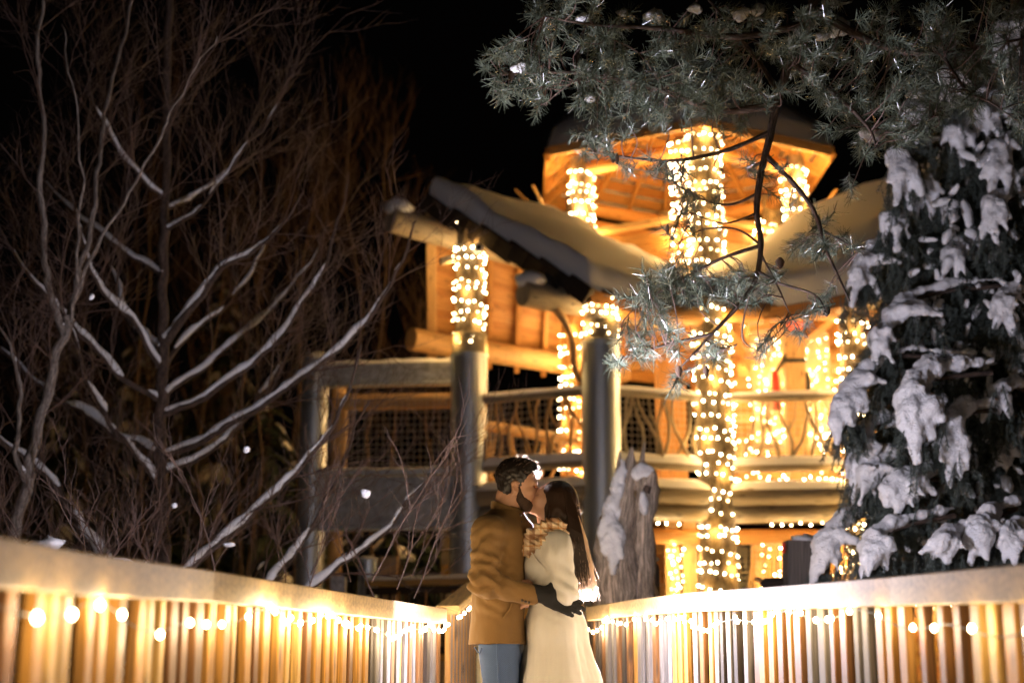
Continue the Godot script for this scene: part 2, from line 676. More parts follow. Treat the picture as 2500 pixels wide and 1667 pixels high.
func log_between(o: Node3D, nm: String, a: Vector3, b: Vector3, r0: float, r1: float, m: Material, sides := 14) -> MeshInstance3D:
	var mb := MB.new()
	var pts := PackedVector3Array()
	var rad := PackedFloat32Array()
	for i in 13:
		var t := i / 12.0
		pts.append(a.lerp(b, t))
		rad.append(lerpf(r0, r1, t))
	mb.tube(pts, rad, sides, true, rng.randf() * 4.0, mid, 0.10)
	return part(o, nm, mb.done(), m)


# snow lying between two curves, rounded at its free edges
func snow_between(o: Node3D, top: Callable, low: Callable, thick: float, flip: bool, open_far := true) -> void:
	var ts := [0.0, 0.006, 0.016, 0.035, 0.07, 0.14, 0.25, 0.38, 0.5, 0.62, 0.74, 0.84, 0.91, 0.955, 0.978, 0.992, 1.0]
	var us := [0.0, 0.004, 0.01, 0.022, 0.045, 0.09, 0.15, 0.22, 0.3, 0.38, 0.46, 0.54, 0.62, 0.7, 0.78, 0.86, 0.93, 1.0]
	var rows := []
	var base_row := PackedVector3Array()
	for iu in us.size():
		var u: float = us[iu]
		var row := PackedVector3Array()
		for it in ts.size():
			var t: float = ts[it]
			var p: Vector3 = (top.call(u) as Vector3).lerp(low.call(u), t)
			var e := minf(1.0, u / 0.035)
			var g := minf(1.0, (1.0 - t) / 0.06)
			var k := sqrt(maxf(0.0, 1.0 - pow(1.0 - e, 2.0))) * sqrt(maxf(0.0, 1.0 - pow(1.0 - g, 2.0)))
			var lump := 1.0 + 0.36 * noise.get_noise_3d(p.x * 0.55, p.y * 0.8, p.z * 0.55) + 0.20 * noise.get_noise_3d(p.x * 1.6, p.y * 1.6, p.z * 1.6) + 0.10 * noise.get_noise_3d(p.x * 4.5, p.y * 4.5, p.z * 4.5)
			if u < 0.05:
				lump *= 1.0 + 0.03 * sin(t * 61.0) * (1.0 - u / 0.05) + 0.10 * noise.get_noise_2d(t * 14.0, 5.0)
			row.append(p + Vector3.UP * thick * k * lump)
		rows.append(row)
	var mb := MB.new()
	mb.grid(rows, flip)
	part(o, "roof_snow", mb.done(), M.snow)


func wing(o: Node3D, m: int) -> void:
	# near slope: deck, rake shingles, fascia, snow
	var mb := MB.new()
	var rows := []
	for i in 9:
		var u := i / 8.0
		rows.append(PackedVector3Array([ridge_at(u, m), ridge_at(u, m).lerp(eave_at(u, m), 0.5), eave_at(u, m)]))
	mb.grid(rows, m < 0)
	var rows2 := []
	for r: PackedVector3Array in rows:
		var q := PackedVector3Array()
		for p in r:
			q.append(p + Vector3.DOWN * 0.09)
		rows2.append(q)
	mb.grid(rows2, m > 0)
	part(o, "roof_deck", mb.done(), M.pine)
	snow_between(o, func(u): return ridge_at(u, m), func(u): return eave_at(u, m), 0.36, m < 0)
	var ra := ridge_at(0, m)
	var ea := eave_at(0, m)
	var along := (ea - ra).normalized()
	var out := mx(-AX * 0.05, m) - mx(Vector3.ZERO, m)
	for i in 11:
		var t0 := i / 11.0
		var a := ra.lerp(ea, t0 - 0.01) + out + Vector3.DOWN * (0.055 + 0.03 * (i % 2))
		var b := ra.lerp(ea, t0 + 0.11) + out * 1.3 + Vector3.DOWN * (0.09 + 0.03 * (i % 2))
		plank_between(o, "rake_shingle", a, b, 0.10 + 0.004 * (i % 3), 0.24, M.dark_wood)
	for i in 6:
		var a := eave_at(i / 6.0, m) + Vector3(0, -0.1, 0.03)
		var b := eave_at((i + 1) / 6.0, m) + Vector3(0, -0.1, 0.03)
		plank_between(o, "eave_fascia", a, b, 0.06, 0.17, M.pine_dark)
	# underside boards of the near slope
	for i in 7:
		var u := (i + 0.5) / 7.0
		plank_between(o, "rafter", ridge_at(u, m) + Vector3.DOWN * 0.16, eave_at(u, m) + Vector3.DOWN * 0.16, 0.07, 0.13, M.pine)
	# far slope: boards and rafters, seen from below through the open gable
	var r0 := ra + Vector3.DOWN * 0.14
	var r1 := ridge_at(0.76, m) + Vector3.DOWN * 0.14
	var e0 := mx(Vector3(-1.23, 5.33, -21.0), m)
	var e1 := e0 + mx(AX * 3.62, m) - mx(Vector3.ZERO, m)
	var nrm := (r1 - r0).cross(e0 - r0).normalized()
	if nrm.y < 0:
		nrm = -nrm
	var n := 19
	for i in n:
		var t0 := (i + 0.5) / n
		plank_between(o, "ceiling_board", r0.lerp(e0, t0) + nrm * 0.0, r1.lerp(e1, t0), r0.distance_to(e0) / n - 0.016, 0.03, [M.pine, M.pine_dark, M.pine][i % 3], nrm)
	for i in 8:
		var t := i / 7.0
		var lowp := e0.lerp(e1, t)
		plank_between(o, "rafter", r0.lerp(r1, t) - nrm * 0.085, lowp - nrm * 0.085 + (lowp - r0.lerp(r1, t)).normalized() * 0.10, 0.075 if i else 0.14, 0.14, M.pine if i else M.pine_pale)
	mb = MB.new()
	rows = []
	for i in 7:
		var t := i / 6.0
		var a := r0.lerp(r1, t) + Vector3.UP * 0.08
		var b := e0.lerp(e1, t) + Vector3.UP * 0.05
		rows.append(PackedVector3Array([a, a + Vector3.UP * 0.25, b + Vector3.UP * 0.25, b]))
	mb.grid(rows, m > 0)
	part(o, "roof_snow", mb.done(), M.snow)
	# plates and ridge logs with ends standing out of the gable
	var w := mx(AX, m) - mx(Vector3.ZERO, m)
	log_between(o, "ridge_log", ridge_at(0, m) + Vector3.DOWN * 0.42 - w * 0.62, ridge_at(0.5, m) + Vector3.DOWN * 0.5, 0.18, 0.17, M.log_grey)
	log_between(o, "plate_log", e0 - nrm * 0.26 - w * 0.42 + (r0 - e0) * 0.13, e1 - nrm * 0.26 + (r1 - e1) * 0.13, 0.17, 0.16, M.pine_pale)
	var np := ea.lerp(ra, 0.16) + Vector3.DOWN * 0.36
	log_between(o, "plate_log", np - w * 0.62, np + w * 2.0, 0.17, 0.16, M.log_grey)
	# snow caps on the log ends
	for q: Vector3 in [ridge_at(0, m) + Vector3.DOWN * 0.42 - w * 0.5, np - w * 0.5]:
		mb = MB.new()
		mb.ball(q + Vector3.UP * 0.19, Vector3(0.2, 0.13, 0.16), 10, 6, fine, 0.45)
		part(o, "snow_cap", mb.done(), M.snow)
	# curly brace under the near plate
	var pts := PackedVector3Array()
	var rad := PackedFloat32Array()
	var f0 := np + Vector3.DOWN * 0.15 - w * 0.1
	for i in 9:
		var t := i / 8.0
		pts.append(f0 + w * (0.25 * t + 0.3 * t * t) + Vector3.DOWN * 0.95 * t + Vector3(0.10 * sin(t * 5.0), 0, 0.05))
		rad.append(0.055 - 0.02 * t)
	mb = MB.new()
	mb.tube(pts, rad, 8)
	part(o, "curved_brace", mb.done(), M.pine_pale)


func tower(o: Node3D) -> void:
	var c := Vector3(3.02, 0, -24.3)
	var ev := []
	var inn := []
	for k in 6:
		var a := PI / 2.0 + TAU * k / 6.0
		var d := Vector3(cos(a), 0, sin(a))
		ev.append(c + d * 2.8 + Vector3.UP * 9.15)
		inn.append(c + d * 2.1)
	var apex := c + Vector3.UP * 11.4
	# ceiling: boards of each of the six slopes from below, rafters on the hips
	for k in 6:
		var a: Vector3 = ev[k]
		var b: Vector3 = ev[(k + 1) % 6]
		for i in 12:
			var t := (i + 0.5) / 12.0 * 0.94
			plank_between(o, "ceiling_board", a.lerp(apex, t), b.lerp(apex, t), 0.2, 0.022, [M.pine, M.pine_dark, M.pine][(i + k) % 3], (a + b - apex * 2.0).normalized().cross(b - a).normalized())
		plank_between(o, "hip_rafter", a + Vector3.DOWN * 0.07, a.lerp(apex, 0.95) + Vector3.DOWN * 0.07, 0.1, 0.14, M.pine)
		for i in 2:
			var q := a.lerp(b, (i + 1) / 3.0)
			plank_between(o, "rafter", q + Vector3.DOWN * 0.06, q.lerp(apex, 0.6) + Vector3.DOWN * 0.06, 0.07, 0.12, M.pine)
		plank_between(o, "eave_fascia", a + Vector3.UP * 0.03, b + Vector3.UP * 0.03, 0.05, 0.18, M.pine_pale if k in [0, 5] else M.pine)
	# snow dome: six slopes, bulging
	var rows := []
	for i in 15:
		var t := i / 14.0
		var row := PackedVector3Array()
		for j in 37:
			var q := j / 6.0
			var k := int(q) % 6
			var e: Vector3 = (ev[k] as Vector3).lerp(ev[(k + 1) % 6], q - floorf(q))
			var flat := Vector3(e.x - c.x, 0, e.z - c.z)
			var r := 1.03 - t
			if i == 0:
				row.append(c + flat * 1.0 + Vector3.UP * 9.26)
				continue
			var rr := 1.03 * (1.0 - t)
			var y := 9.32 + 2.3 * pow(t, 0.8)
			var p := c + flat * rr + Vector3.UP * y
			p.y += 0.1 * noise.get_noise_3d(p.x, p.y, p.z)
			row.append(p)
		rows.append(row)
	var mb := MB.new()
	mb.grid(rows)
	part(o, "roof_snow", mb.done(), M.snow)
	# posts, parapet boards, header beams
	for k in 6:
		var a: Vector3 = inn[k]
		var b: Vector3 = inn[(k + 1) % 6]
		var r := 0.2 if k != 0 else 0.17
		log_between(o, "tower_post", a + Vector3.UP * 4.6, a + Vector3.UP * 9.2, r, r * 0.95, M.trunk if k else M.pine)
		log_between(o, "header_log", a + Vector3.UP * 9.0, b + Vector3.UP * 9.0, 0.13, 0.13, M.pine)
		for i in 9:
			plank_between(o, "parapet_board", a + Vector3.UP * (5.9 + 0.21 * i), b + Vector3.UP * (5.9 + 0.21 * i), 0.05, 0.2, [M.pine, M.pine_pale, M.pine_dark, M.pine][(i + k * 2) % 4])
		if k in [2, 3]:
			for i in 4:
				plank_between(o, "upper_board", a + Vector3.UP * (8.05 + 0.21 * i), b + Vector3.UP * (8.05 + 0.21 * i), 0.05, 0.2, [M.pine, M.pine_dark][i % 2])
		plank_between(o, "cap_rail", a + Vector3.UP * 7.83, b + Vector3.UP * 7.83, 0.2, 0.08, M.pine_pale)
	# forked branch braces beneath the eaves
	for f: Array in [[inn[5].lerp(inn[4], 0.18) + Vector3(0, 8.0, 0.3), Vector3(0.75, 0.35, 0)], [inn[1] + Vector3(-0.25, 7.6, 0.3), Vector3(-0.6, 0.7, 0)], [inn[0] + Vector3(0.45, 6.4, -0.2), Vector3(0.35, 0.7, 0)]]:
		mb = MB.new()
		var s: Vector3 = f[0]
		var d: Vector3 = f[1]
		mb.tube(PackedVector3Array([s, s + d * 0.35 + Vector3.UP * 0.0, s + d * 0.7 + Vector3.UP * 0.12, s + d + Vector3.UP * 0.3]), PackedFloat32Array([0.045, 0.04, 0.035, 0.02]), 7)
		mb.tube(PackedVector3Array([s + d * 0.68 + Vector3.UP * 0.1, s + d * 1.0 + Vector3.DOWN * 0.1, s + d * 1.5 + Vector3.DOWN * 0.12]), PackedFloat32Array([0.035, 0.03, 0.012]), 7)
		part(o, "branch_brace", mb.done(), M.pine_pale)


func wire_grid(o: Node3D, a: Vector3, b: Vector3, h: float, step: float, nm := "wire_mesh", th := 0.007) -> void:
	var mb := MB.new()
	var n := int(a.distance_to(b) / step)
	for i in n + 1:
		var p := a.lerp(b, float(i) / n)
		mb.bar(p, p + Vector3.UP * h, th, th, Vector3.RIGHT, 0.001)
	var k := int(h / step)
	for i in k + 1:
		mb.bar(a + Vector3.UP * h * i / k, b + Vector3.UP * h * i / k, th, th, Vector3.UP, 0.001)
	var q := part(o, nm, mb.done(), M.wire)
	q.set_meta("kind", "stuff")


func twigs_between(o: Node3D, a: Vector3, b: Vector3, y0: float, y1: float, n: int, m: Material) -> void:
	for i in n:
		var t := (i + rng.randf_range(0.2, 0.8)) / n
		var p := a.lerp(b, t)
		var lean := rng.randf_range(-0.32, 0.32)
		var dir := (b - a).normalized()
		var pts := PackedVector3Array()
		var rad := PackedFloat32Array()
		var ph := rng.randf() * 6.0
		for j in 7:
			var s := j / 6.0
			var q := p + dir * clampf(lean * (s - 0.5) * 1.4 + 0.05 * sin(s * 6.0 + ph), -0.5, 0.5)
			pts.append(Vector3(q.x, lerpf(y0, y1, s), q.z + 0.02 * sin(s * 4.0 + ph)))
			rad.append(lerpf(0.026, 0.015, s))
		var mb := MB.new()
		mb.tube(pts, rad, 6, true, rng.randf())
		if i % 2 == 0:
			var f := pts[3]
			var sg := signf(rng.randf() - 0.5)
			mb.tube(PackedVector3Array([f, f + dir * 0.09 * sg + Vector3.UP * 0.18, f + dir * 0.13 * sg + Vector3.UP * (y1 - f.y)]), PackedFloat32Array([0.016, 0.013, 0.009]), 5)
		part(o, "branch_baluster", mb.done(), m)


func snowy_log(o: Node3D, nm: String, a: Vector3, b: Vector3, r: float, m: Material, snow: float) -> void:
	var lg := log_between(o, nm, a, b, r, r * 0.95, m)
	if snow <= 0.0:
		return
	var rows := []
	var side := (b - a).cross(Vector3.UP).normalized()
	var n := int(a.distance_to(b) / 0.1) + 2
	for i in n + 1:
		var p := a.lerp(b, float(i) / n)
		var e := sqrt(clampf(minf(float(i), float(n - i)) / 2.0, 0.0, 1.0))
		var row := PackedVector3Array()
		for j in 9:
			var t := (j / 8.0) * 2.0 - 1.0
			var k := 1.0 + 0.55 * noise.get_noise_3d(p.x * 1.3, t, p.z * 1.3)
			row.append(p + side * t * r * 0.95 + Vector3.UP * (r * sqrt(maxf(0.0, 1.0 - t * t * 0.85)) * 0.9 + snow * e * k * sqrt(maxf(0.0, 1.0 - t * t))))
		rows.append(row)
	var mb := MB.new()
	mb.grid(rows)
	part(lg, "snow_cover", mb.done(), M.snow)


func pillar(label: String, x: float, z: float, r: float, top: float, collar: bool) -> Node3D:
	var o := thing("steel_pillar", label, "pillar", "steel pillars of the walkway", Vector3(x, -0.5, z))
	var mb := MB.new()
	var pts := PackedVector3Array()
	var rad := PackedFloat32Array()
	for i in 8:
		pts.append(Vector3(x, lerpf(-0.5, top, i / 7.0), z))
		rad.append(r)
	mb.tube(pts, rad, 28)
	part(o, "pipe", mb.done(), M.steel)
	mb = MB.new()
	mb.cyl(Vector3(x, top - 0.002, z), Vector3(x, top + 0.05, z), r + 0.012, r + 0.012, 28)
	part(o, "rim", mb.done(), M.steel)
	if collar:
		for i in 9:
			mb = MB.new()
			var ring := PackedVector3Array()
			var rr := PackedFloat32Array()
			for k in 25:
				var a := TAU * k / 24.0
				ring.append(Vector3(x + cos(a) * (r - 0.02), top + 0.075 + i * 0.031 + 0.004 * sin(a + i), z + sin(a) * (r - 0.02)))
				rr.append(0.018)
			mb.tube(ring, rr, 6, false)
			part(o, "rope_coil", mb.done(), M.rope)
	else:
		mb = MB.new()
		mb.ball(Vector3(x, top + 0.05, z), Vector3(r, 0.12, r), 14, 7, fine, 0.45)
		part(o, "snow_cap", mb.done(), M.snow)
	return o


func pavilion() -> void:
	var o := thing("pavilion", "two-storey timber pavilion with snowy gabled roof wings, a hexagonal lookout tower and string-lit log posts", "pavilion", "", Vector3(CX, 0, -19.0))
	wing(o, 1)
	wing(o, -1)
	tower(o)
	var p1 := Vector3(-0.58, 0, -18.9)
	var p2 := Vector3(1.15, 0, -18.1)
	var p3 := Vector3(2.70, 0, -18.75)
	var p4 := Vector3(4.55, 0, -18.5)
	pillar("left of the two thick grey steel pillars under the gable, beside the walkway", p1.x, p1.z, 0.245, 4.78, true)
	pillar("right of the two thick grey steel pillars, just right of the woman's head", p2.x, p2.z, 0.25, 4.78, true)
	# log posts
	log_between(o, "log_post", p1 + Vector3.UP * 4.78, p1 + Vector3.UP * 6.6, 0.2, 0.185, M.trunk)
	log_between(o, "log_post", p2 + Vector3.UP * 4.78, p2 + Vector3.UP * 5.5, 0.2, 0.19, M.trunk)
	log_between(o, "log_post", p3 + Vector3.UP * 0.0, p3 + Vector3.UP * 5.55, 0.25, 0.23, M.trunk)
	log_between(o, "log_post", p4 + Vector3.UP * 0.0, p4 + Vector3.UP * 5.6, 0.2, 0.18, M.trunk)
	var p5 := Vector3(0.93, 0, -21.2)
	log_between(o, "log_post", p5 + Vector3.UP * 2.9, p5 + Vector3.UP * 5.75, 0.2, 0.18, M.pine)
	var p6 := Vector3(3.12, 0, -21.9)
	log_between(o, "tree_trunk_post", p6 + Vector3.UP * 5.0, p6 + Vector3.UP * 9.6, 0.28, 0.25, M.trunk)
	var p7 := Vector3(6.05, 0, -19.0)
	log_between(o, "log_post", p7 + Vector3.UP * 0.0, p7 + Vector3.UP * 6.9, 0.2, 0.18, M.pine)
	# squared inner columns
	plank_between(o, "column", Vector3(2.33, 2.9, -20.6), Vector3(2.33, 6.4, -20.6), 0.5, 0.4, M.pine, Vector3.RIGHT)
	plank_between(o, "column", Vector3(3.95, 2.9, -19.55), Vector3(3.95, 5.6, -19.55), 0.27, 0.27, M.pine_pale, Vector3.RIGHT)
	mbox(o, "metal_band", Vector3(3.95, 4.86, -19.55), Vector3(0.3, 0.06, 0.3), M.black)
	# diagonal braces
	for b: Array in [[Vector3(1.35, 5.35, -18.3), Vector3(1.0, 4.6, -19.8)], [Vector3(2.33, 5.7, -20.6), Vector3(1.5, 6.5, -20.9)], [Vector3(2.85, 5.45, -18.9), Vector3(3.6, 4.9, -20.4)], [Vector3(4.5, 5.5, -18.8), Vector3(3.7, 5.0, -20.6)], [Vector3(2.1, 5.3, -19.2), Vector3(1.3, 5.9, -20.5)], [Vector3(3.3, 5.6, -19.6), Vector3(2.6, 4.9, -20.7)]]:
		plank_between(o, "brace", b[0], b[1], 0.14, 0.22, M.pine)
	# front lintel logs under the eaves
	log_between(o, "lintel_log", p2 + Vector3(-0.2, 5.32, 0.0), p3 + Vector3(0.1, 5.3, 0.0), 0.13, 0.13, M.pine)
	log_between(o, "lintel_log", p3 + Vector3(-0.1, 5.36, 0.05), p4 + Vector3(0.6, 5.36, 0.05), 0.13, 0.13, M.pine)
	# deck: edge logs, joists, planks
	for e: Array in [[p1, p2], [p2, p3], [p3, p4]]:
		var a: Vector3 = e[0]
		var b: Vector3 = e[1]
		var d := (b - a).normalized() * 0.18
		a += d
		b -= d
		snowy_log(o, "top_rail", a + Vector3.UP * 4.2, b + Vector3.UP * 4.2, 0.06, M.log_grey, 0.03)
		snowy_log(o, "bottom_rail", a + Vector3.UP * 3.27, b + Vector3.UP * 3.27, 0.065, M.log_grey, 0.085)
		snowy_log(o, "deck_edge_log", a + Vector3(0, 2.90, 0.08), b + Vector3(0, 2.90, 0.08), 0.15, M.log_grey, 0.05)
		snowy_log(o, "deck_edge_log", a + Vector3(0, 2.66, 0.02), b + Vector3(0, 2.66, 0.02), 0.12, M.log_grey, 0.0)
		wire_grid(o, a + Vector3(0, 3.3, -0.04), b + Vector3(0, 3.3, -0.04), 0.86, 0.085, "wire_mesh", 0.0055)
		twigs_between(o, a, b, 3.3, 4.18, 9, M.pine_pale if a.x < 0.9 else M.log_grey)
	# an inner rail further back
	snowy_log(o, "inner_rail", Vector3(-0.55, 4.05, -19.9), Vector3(0.95, 3.92, -20.8), 0.08, M.pine_pale, 0.0)
	twigs_between(o, Vector3(-0.5, 0, -19.9), Vector3(0.9, 0, -20.8), 3.0, 3.95, 8, M.pine_pale)
	for i in 30:
		var z := -18.95 - i * 0.142
		plank_between(o, "deck_board", Vector3(-0.75 + i * 0.01, 2.93, z), Vector3(6.6, 2.93, z), 0.136, 0.04, M.pine if i % 2 else M.pine_pale)
	# ceiling joists and back walls of the upper floor
	for i in 17:
		plank_between(o, "wall_board", Vector3(3.2, 3.08 + i * 0.19, -22.9), Vector3(8.4, 3.08 + i * 0.19, -22.3), 0.05, 0.182, [M.pine, M.pine_dark, M.pine_pale][i % 3])
	plank_between(o, "wall_post", Vector3(3.2, 2.9, -22.75), Vector3(3.2, 6.5, -22.75), 0.2, 0.2, M.pine_dark, Vector3.RIGHT)
	for i in 12:
		var x := 1.7 + i * 0.42
		plank_between(o, "ceiling_joist", Vector3(x, 5.85, -19.1), Vector3(x, 6.3, -22.6), 0.08, 0.16, M.pine)
	for i in 22:
		var z := -19.15 - i * 0.16
		plank_between(o, "ceiling_board", Vector3(1.2 + 0.02 * i, 5.97 + i * 0.0205, z), Vector3(5.9, 5.97 + i * 0.0205, z), 0.153, 0.03, [M.pine, M.pine_dark][i % 2])
	# ground floor: plank wall, bright posts, shingled walls
	for i in 13:
		plank_between(o, "wall_board", Vector3(1.3, 0.1 + i * 0.2, -19.9), Vector3(2.12, 0.1 + i * 0.2, -19.9), 0.05, 0.19, [M.pine, M.pine_dark, M.pine_pale][i % 3])
	for x: float in [2.18, 2.42]:
		plank_between(o, "wall_post", Vector3(x, 0.0, -19.6), Vector3(x, 2.75, -19.6), 0.2, 0.2, M.pine_pale, Vector3.RIGHT)
	log_between(o, "beam", Vector3(1.2, 2.42, -19.4), Vector3(5.2, 2.42, -19.4), 0.1, 0.1, M.pine)
	wire_grid(o, Vector3(2.5, 0.2, -19.5), Vector3(4.0, 0.2, -19.5), 2.2, 0.075)
	for i in 6:
		var x := 3.0 + i * 0.12
		log_between(o, "branch_baluster", Vector3(x, 0.2, -19.45), Vector3(x + rng.randf_range(-0.3, 0.3), 2.3, -19.45), 0.022, 0.015, M.pine_pale, 6)
	var wa := Vector3(3.35, 0.0, -19.9)
	var wb := Vector3(6.3, 0.0, -19.3)
	var wn := (wb - wa).normalized()
	plank_between(o, "wall_backing", wa + Vector3(0, 1.25, -0.06), wb + Vector3(0, 1.25, -0.06), 0.05, 2.5, M.pine_dark)
	for r in 14:
		var x := 0.0
		while x < wa.distance_to(wb) - 0.08:
			var w := rng.randf_range(0.13, 0.2)
			var q := wa + wn * (x + w / 2.0) + Vector3.UP * (0.1 + r * 0.175)
			var tilt := wn.cross(Vector3.UP) * -0.02
			plank_between(o, "shingle", q + Vector3.DOWN * 0.09 - tilt * 0.3, q + Vector3.UP * 0.09 + tilt * 0.6, 0.025, w - 0.012, [M.pine, M.pine_pale, M.fence_pale][rng.randi() % 3], wn)
			x += w
	# a pale wall under the deck behind the couple
	for i in 13:
		plank_between(o, "lower_wall_board", Vector3(-1.0, 0.1 + i * 0.19, -20.3), Vector3(1.25, 0.1 + i * 0.19, -20.0), 0.05, 0.182, [M.log_grey, M.fence_pale, M.log_grey][i % 3])
	# acrylic panel, red lamp shade, red tube, paddles
	var pan := thing("acrylic_panel", "clear round-cornered panel behind the upper railing, glowing with string lights", "panel", "", Vector3(4.0, 3.7, -20.0))
	var mb := MB.new()
	var ring := PackedVector2Array()
	for k in 24:
		var a := TAU * k / 24.0
		ring.append(Vector2(0.5 * signf(cos(a)) * 0.9 + 0.12 * cos(a), 0.78 * signf(sin(a)) * 0.92 + 0.12 * sin(a)))
	for sg: float in [0.0, -0.02]:
		for k in 24:
			var a := ring[k]
			var b := ring[(k + 1) % 24]
			var c3 := Vector3(4.0, 4.6, -20.0 + sg)
			if sg == 0.0:
				mb.quad(c3, c3 + Vector3(a.x, a.y, 0), c3 + Vector3(b.x, b.y, 0), c3)
			else:
				mb.quad(c3, c3 + Vector3(b.x, b.y, 0), c3 + Vector3(a.x, a.y, 0), c3)
				mb.quad(c3 + Vector3(a.x, a.y, 0), c3 + Vector3(b.x, b.y, 0), c3 + Vector3(b.x, b.y, 0.02), c3 + Vector3(a.x, a.y, 0.02))
	part(pan, "sheet", mb.done(), M.acrylic)
	plank_between(pan, "base_rail", Vector3(3.4, 3.72, -19.95), Vector3(4.6, 3.76, -19.95), 0.08, 0.1, M.log_grey)
	var lan := thing("lantern", "round orange-red shade hanging under the eaves above the clear panel", "lantern", "", Vector3(3.93, 5.4, -19.2))
	mb = MB.new()
	mb.ball(Vector3(3.93, 5.35, -19.2), Vector3(0.125, 0.14, 0.125), 14, 9)
	part(lan, "shade", mb.done(), M.orange_red)
	mb = MB.new()
	mb.cyl(Vector3(3.93, 5.47, -19.2), Vector3(3.93, 5.8, -19.2), 0.008, 0.008, 6)
	part(lan, "cord", mb.done(), M.black)
	mb = MB.new()
	mb.cyl(Vector3(3.93, 5.17, -19.2), Vector3(3.93, 5.24, -19.2), 0.05, 0.07, 10)
	part(lan, "base_ring", mb.done(), M.black)
	var tube := thing("red_tube", "upright dark red tube with a rounded top beside the pale post on the upper deck", "tube", "", Vector3(3.66, 4.2, -19.4))
	mb = MB.new()
	mb.tube(PackedVector3Array([Vector3(3.67, 4.15, -19.4), Vector3(3.66, 4.62, -19.4), Vector3(3.65, 4.68, -19.4), Vector3(3.65, 4.71, -19.4)]), PackedFloat32Array([0.06, 0.055, 0.045, 0.015]), 12)
	part(tube, "body", mb.done(), M.red)
	mb = MB.new()
	mb.cyl(Vector3(3.66, 4.66, -19.42), Vector3(3.86, 4.98, -19.45), 0.02, 0.035, 8)
	part(tube, "lever", mb.done(), M.black)
	mb = MB.new()
	mb.ball(Vector3(4.12, 4.55, -19.5), Vector3(0.05, 0.17, 0.03), 10, 7)
	var pad := thing("paddle", "dark leaf-shaped paddle hanging right of the pale post on the upper deck", "paddle", "", Vector3(4.12, 4.4, -19.5))
	part(pad, "blade", mb.done(), M.black)
	mb = MB.new()
	mb.cyl(Vector3(4.14, 4.66, -19.5), Vector3(3.98, 4.86, -19.5), 0.012, 0.012, 6)
	part(pad, "shaft", mb.done(), M.black)
	var rb := thing("red_box", "small red box half hidden by the snowy spruce, on the upper deck", "box", "", Vector3(4.95, 3.9, -18.9))
	plank_between(rb, "body", Vector3(4.9, 4.3, -18.9), Vector3(4.9, 4.55, -18.9), 0.14, 0.16, M.red, Vector3.RIGHT)
	plank_between(rb, "lower_body", Vector3(4.9, 3.92, -18.9), Vector3(4.9, 4.05, -18.9), 0.12, 0.14, M.red, Vector3.RIGHT)
	# cameras and spot lamps fixed on posts
	var cam1 := thing("dome_camera", "small round white camera with a dark lens on the left log post", "camera", "", Vector3(-0.47, 6.28, -18.66))
	mb = MB.new()
	mb.cyl(Vector3(-0.47, 6.28, -18.72), Vector3(-0.45, 6.27, -18.62), 0.07, 0.065, 16)
	part(cam1, "housing", mb.done(), M.snow)
	mb = MB.new()
	mb.cyl(Vector3(-0.45, 6.27, -18.64), Vector3(-0.448, 6.269, -18.605), 0.042, 0.04, 14)
	part(cam1, "lens", mb.done(), M.black)
	var cam2 := thing("box_camera", "small pale box camera on an arm at the left of the left log post", "camera", "", Vector3(-0.9, 6.1, -18.8))
	plank_between(cam2, "housing", Vector3(-0.98, 6.1, -18.75), Vector3(-0.82, 6.16, -18.8), 0.09, 0.09, M.log_grey)
	plank_between(cam2, "arm", Vector3(-0.84, 6.14, -18.8), Vector3(-0.72, 6.18, -18.85), 0.03, 0.03, M.black)
	var lamp := thing("spot_housing", "dark unlit spot lamp under the near gable corner", "lamp", "", Vector3(0.55, 5.4, -17.95))
	mb = MB.new()
	mb.tube(PackedVector3Array([Vector3(0.42, 5.72, -17.9), Vector3(0.46, 5.62, -17.9), Vector3(0.50, 5.45, -17.9), Vector3(0.5, 5.38, -17.9)]), PackedFloat32Array([0.02, 0.1, 0.13, 0.1]), 12)
	part(lamp, "hood", mb.done(), M.black)
	plank_between(lamp, "bracket", Vector3(0.5, 5.44, -17.92), Vector3(0.8, 5.3, -17.95), 0.04, 0.04, M.black)
	pavilion_lights(p1, p2, p3, p4, p5, p6, p7)


func mbox(o: Node3D, nm: String, c: Vector3, s: Vector3, m: Material) -> void:
	plank_between(o, nm, c - Vector3(0, s.y / 2.0, 0), c + Vector3(0, s.y / 2.0, 0), s.x, s.z, m, Vector3.BACK)


func curtain(label: String, a: Vector3, b: Vector3, y0: float, y1: float, cols: int, gap: float, per: int, e: float, away: Vector3) -> void:
	var o := thing("string_lights", label, "string lights", "string lights hung on the pavilion's walls", Vector3(a.x, y0, a.z))
	var path := PackedVector3Array()
	for i in cols:
		var p := a.lerp(b, (i + 0.5) / cols)
		for j in 9:
			var t := j / 8.0
			var y := lerpf(y0, y1, t if i % 2 == 0 else 1.0 - t)
			path.append(Vector3(p.x + 0.03 * sin(j * 1.7 + i), y, p.z) + away * 0.03)
	light_string(o, path, gap, per, e, away, 0.03)


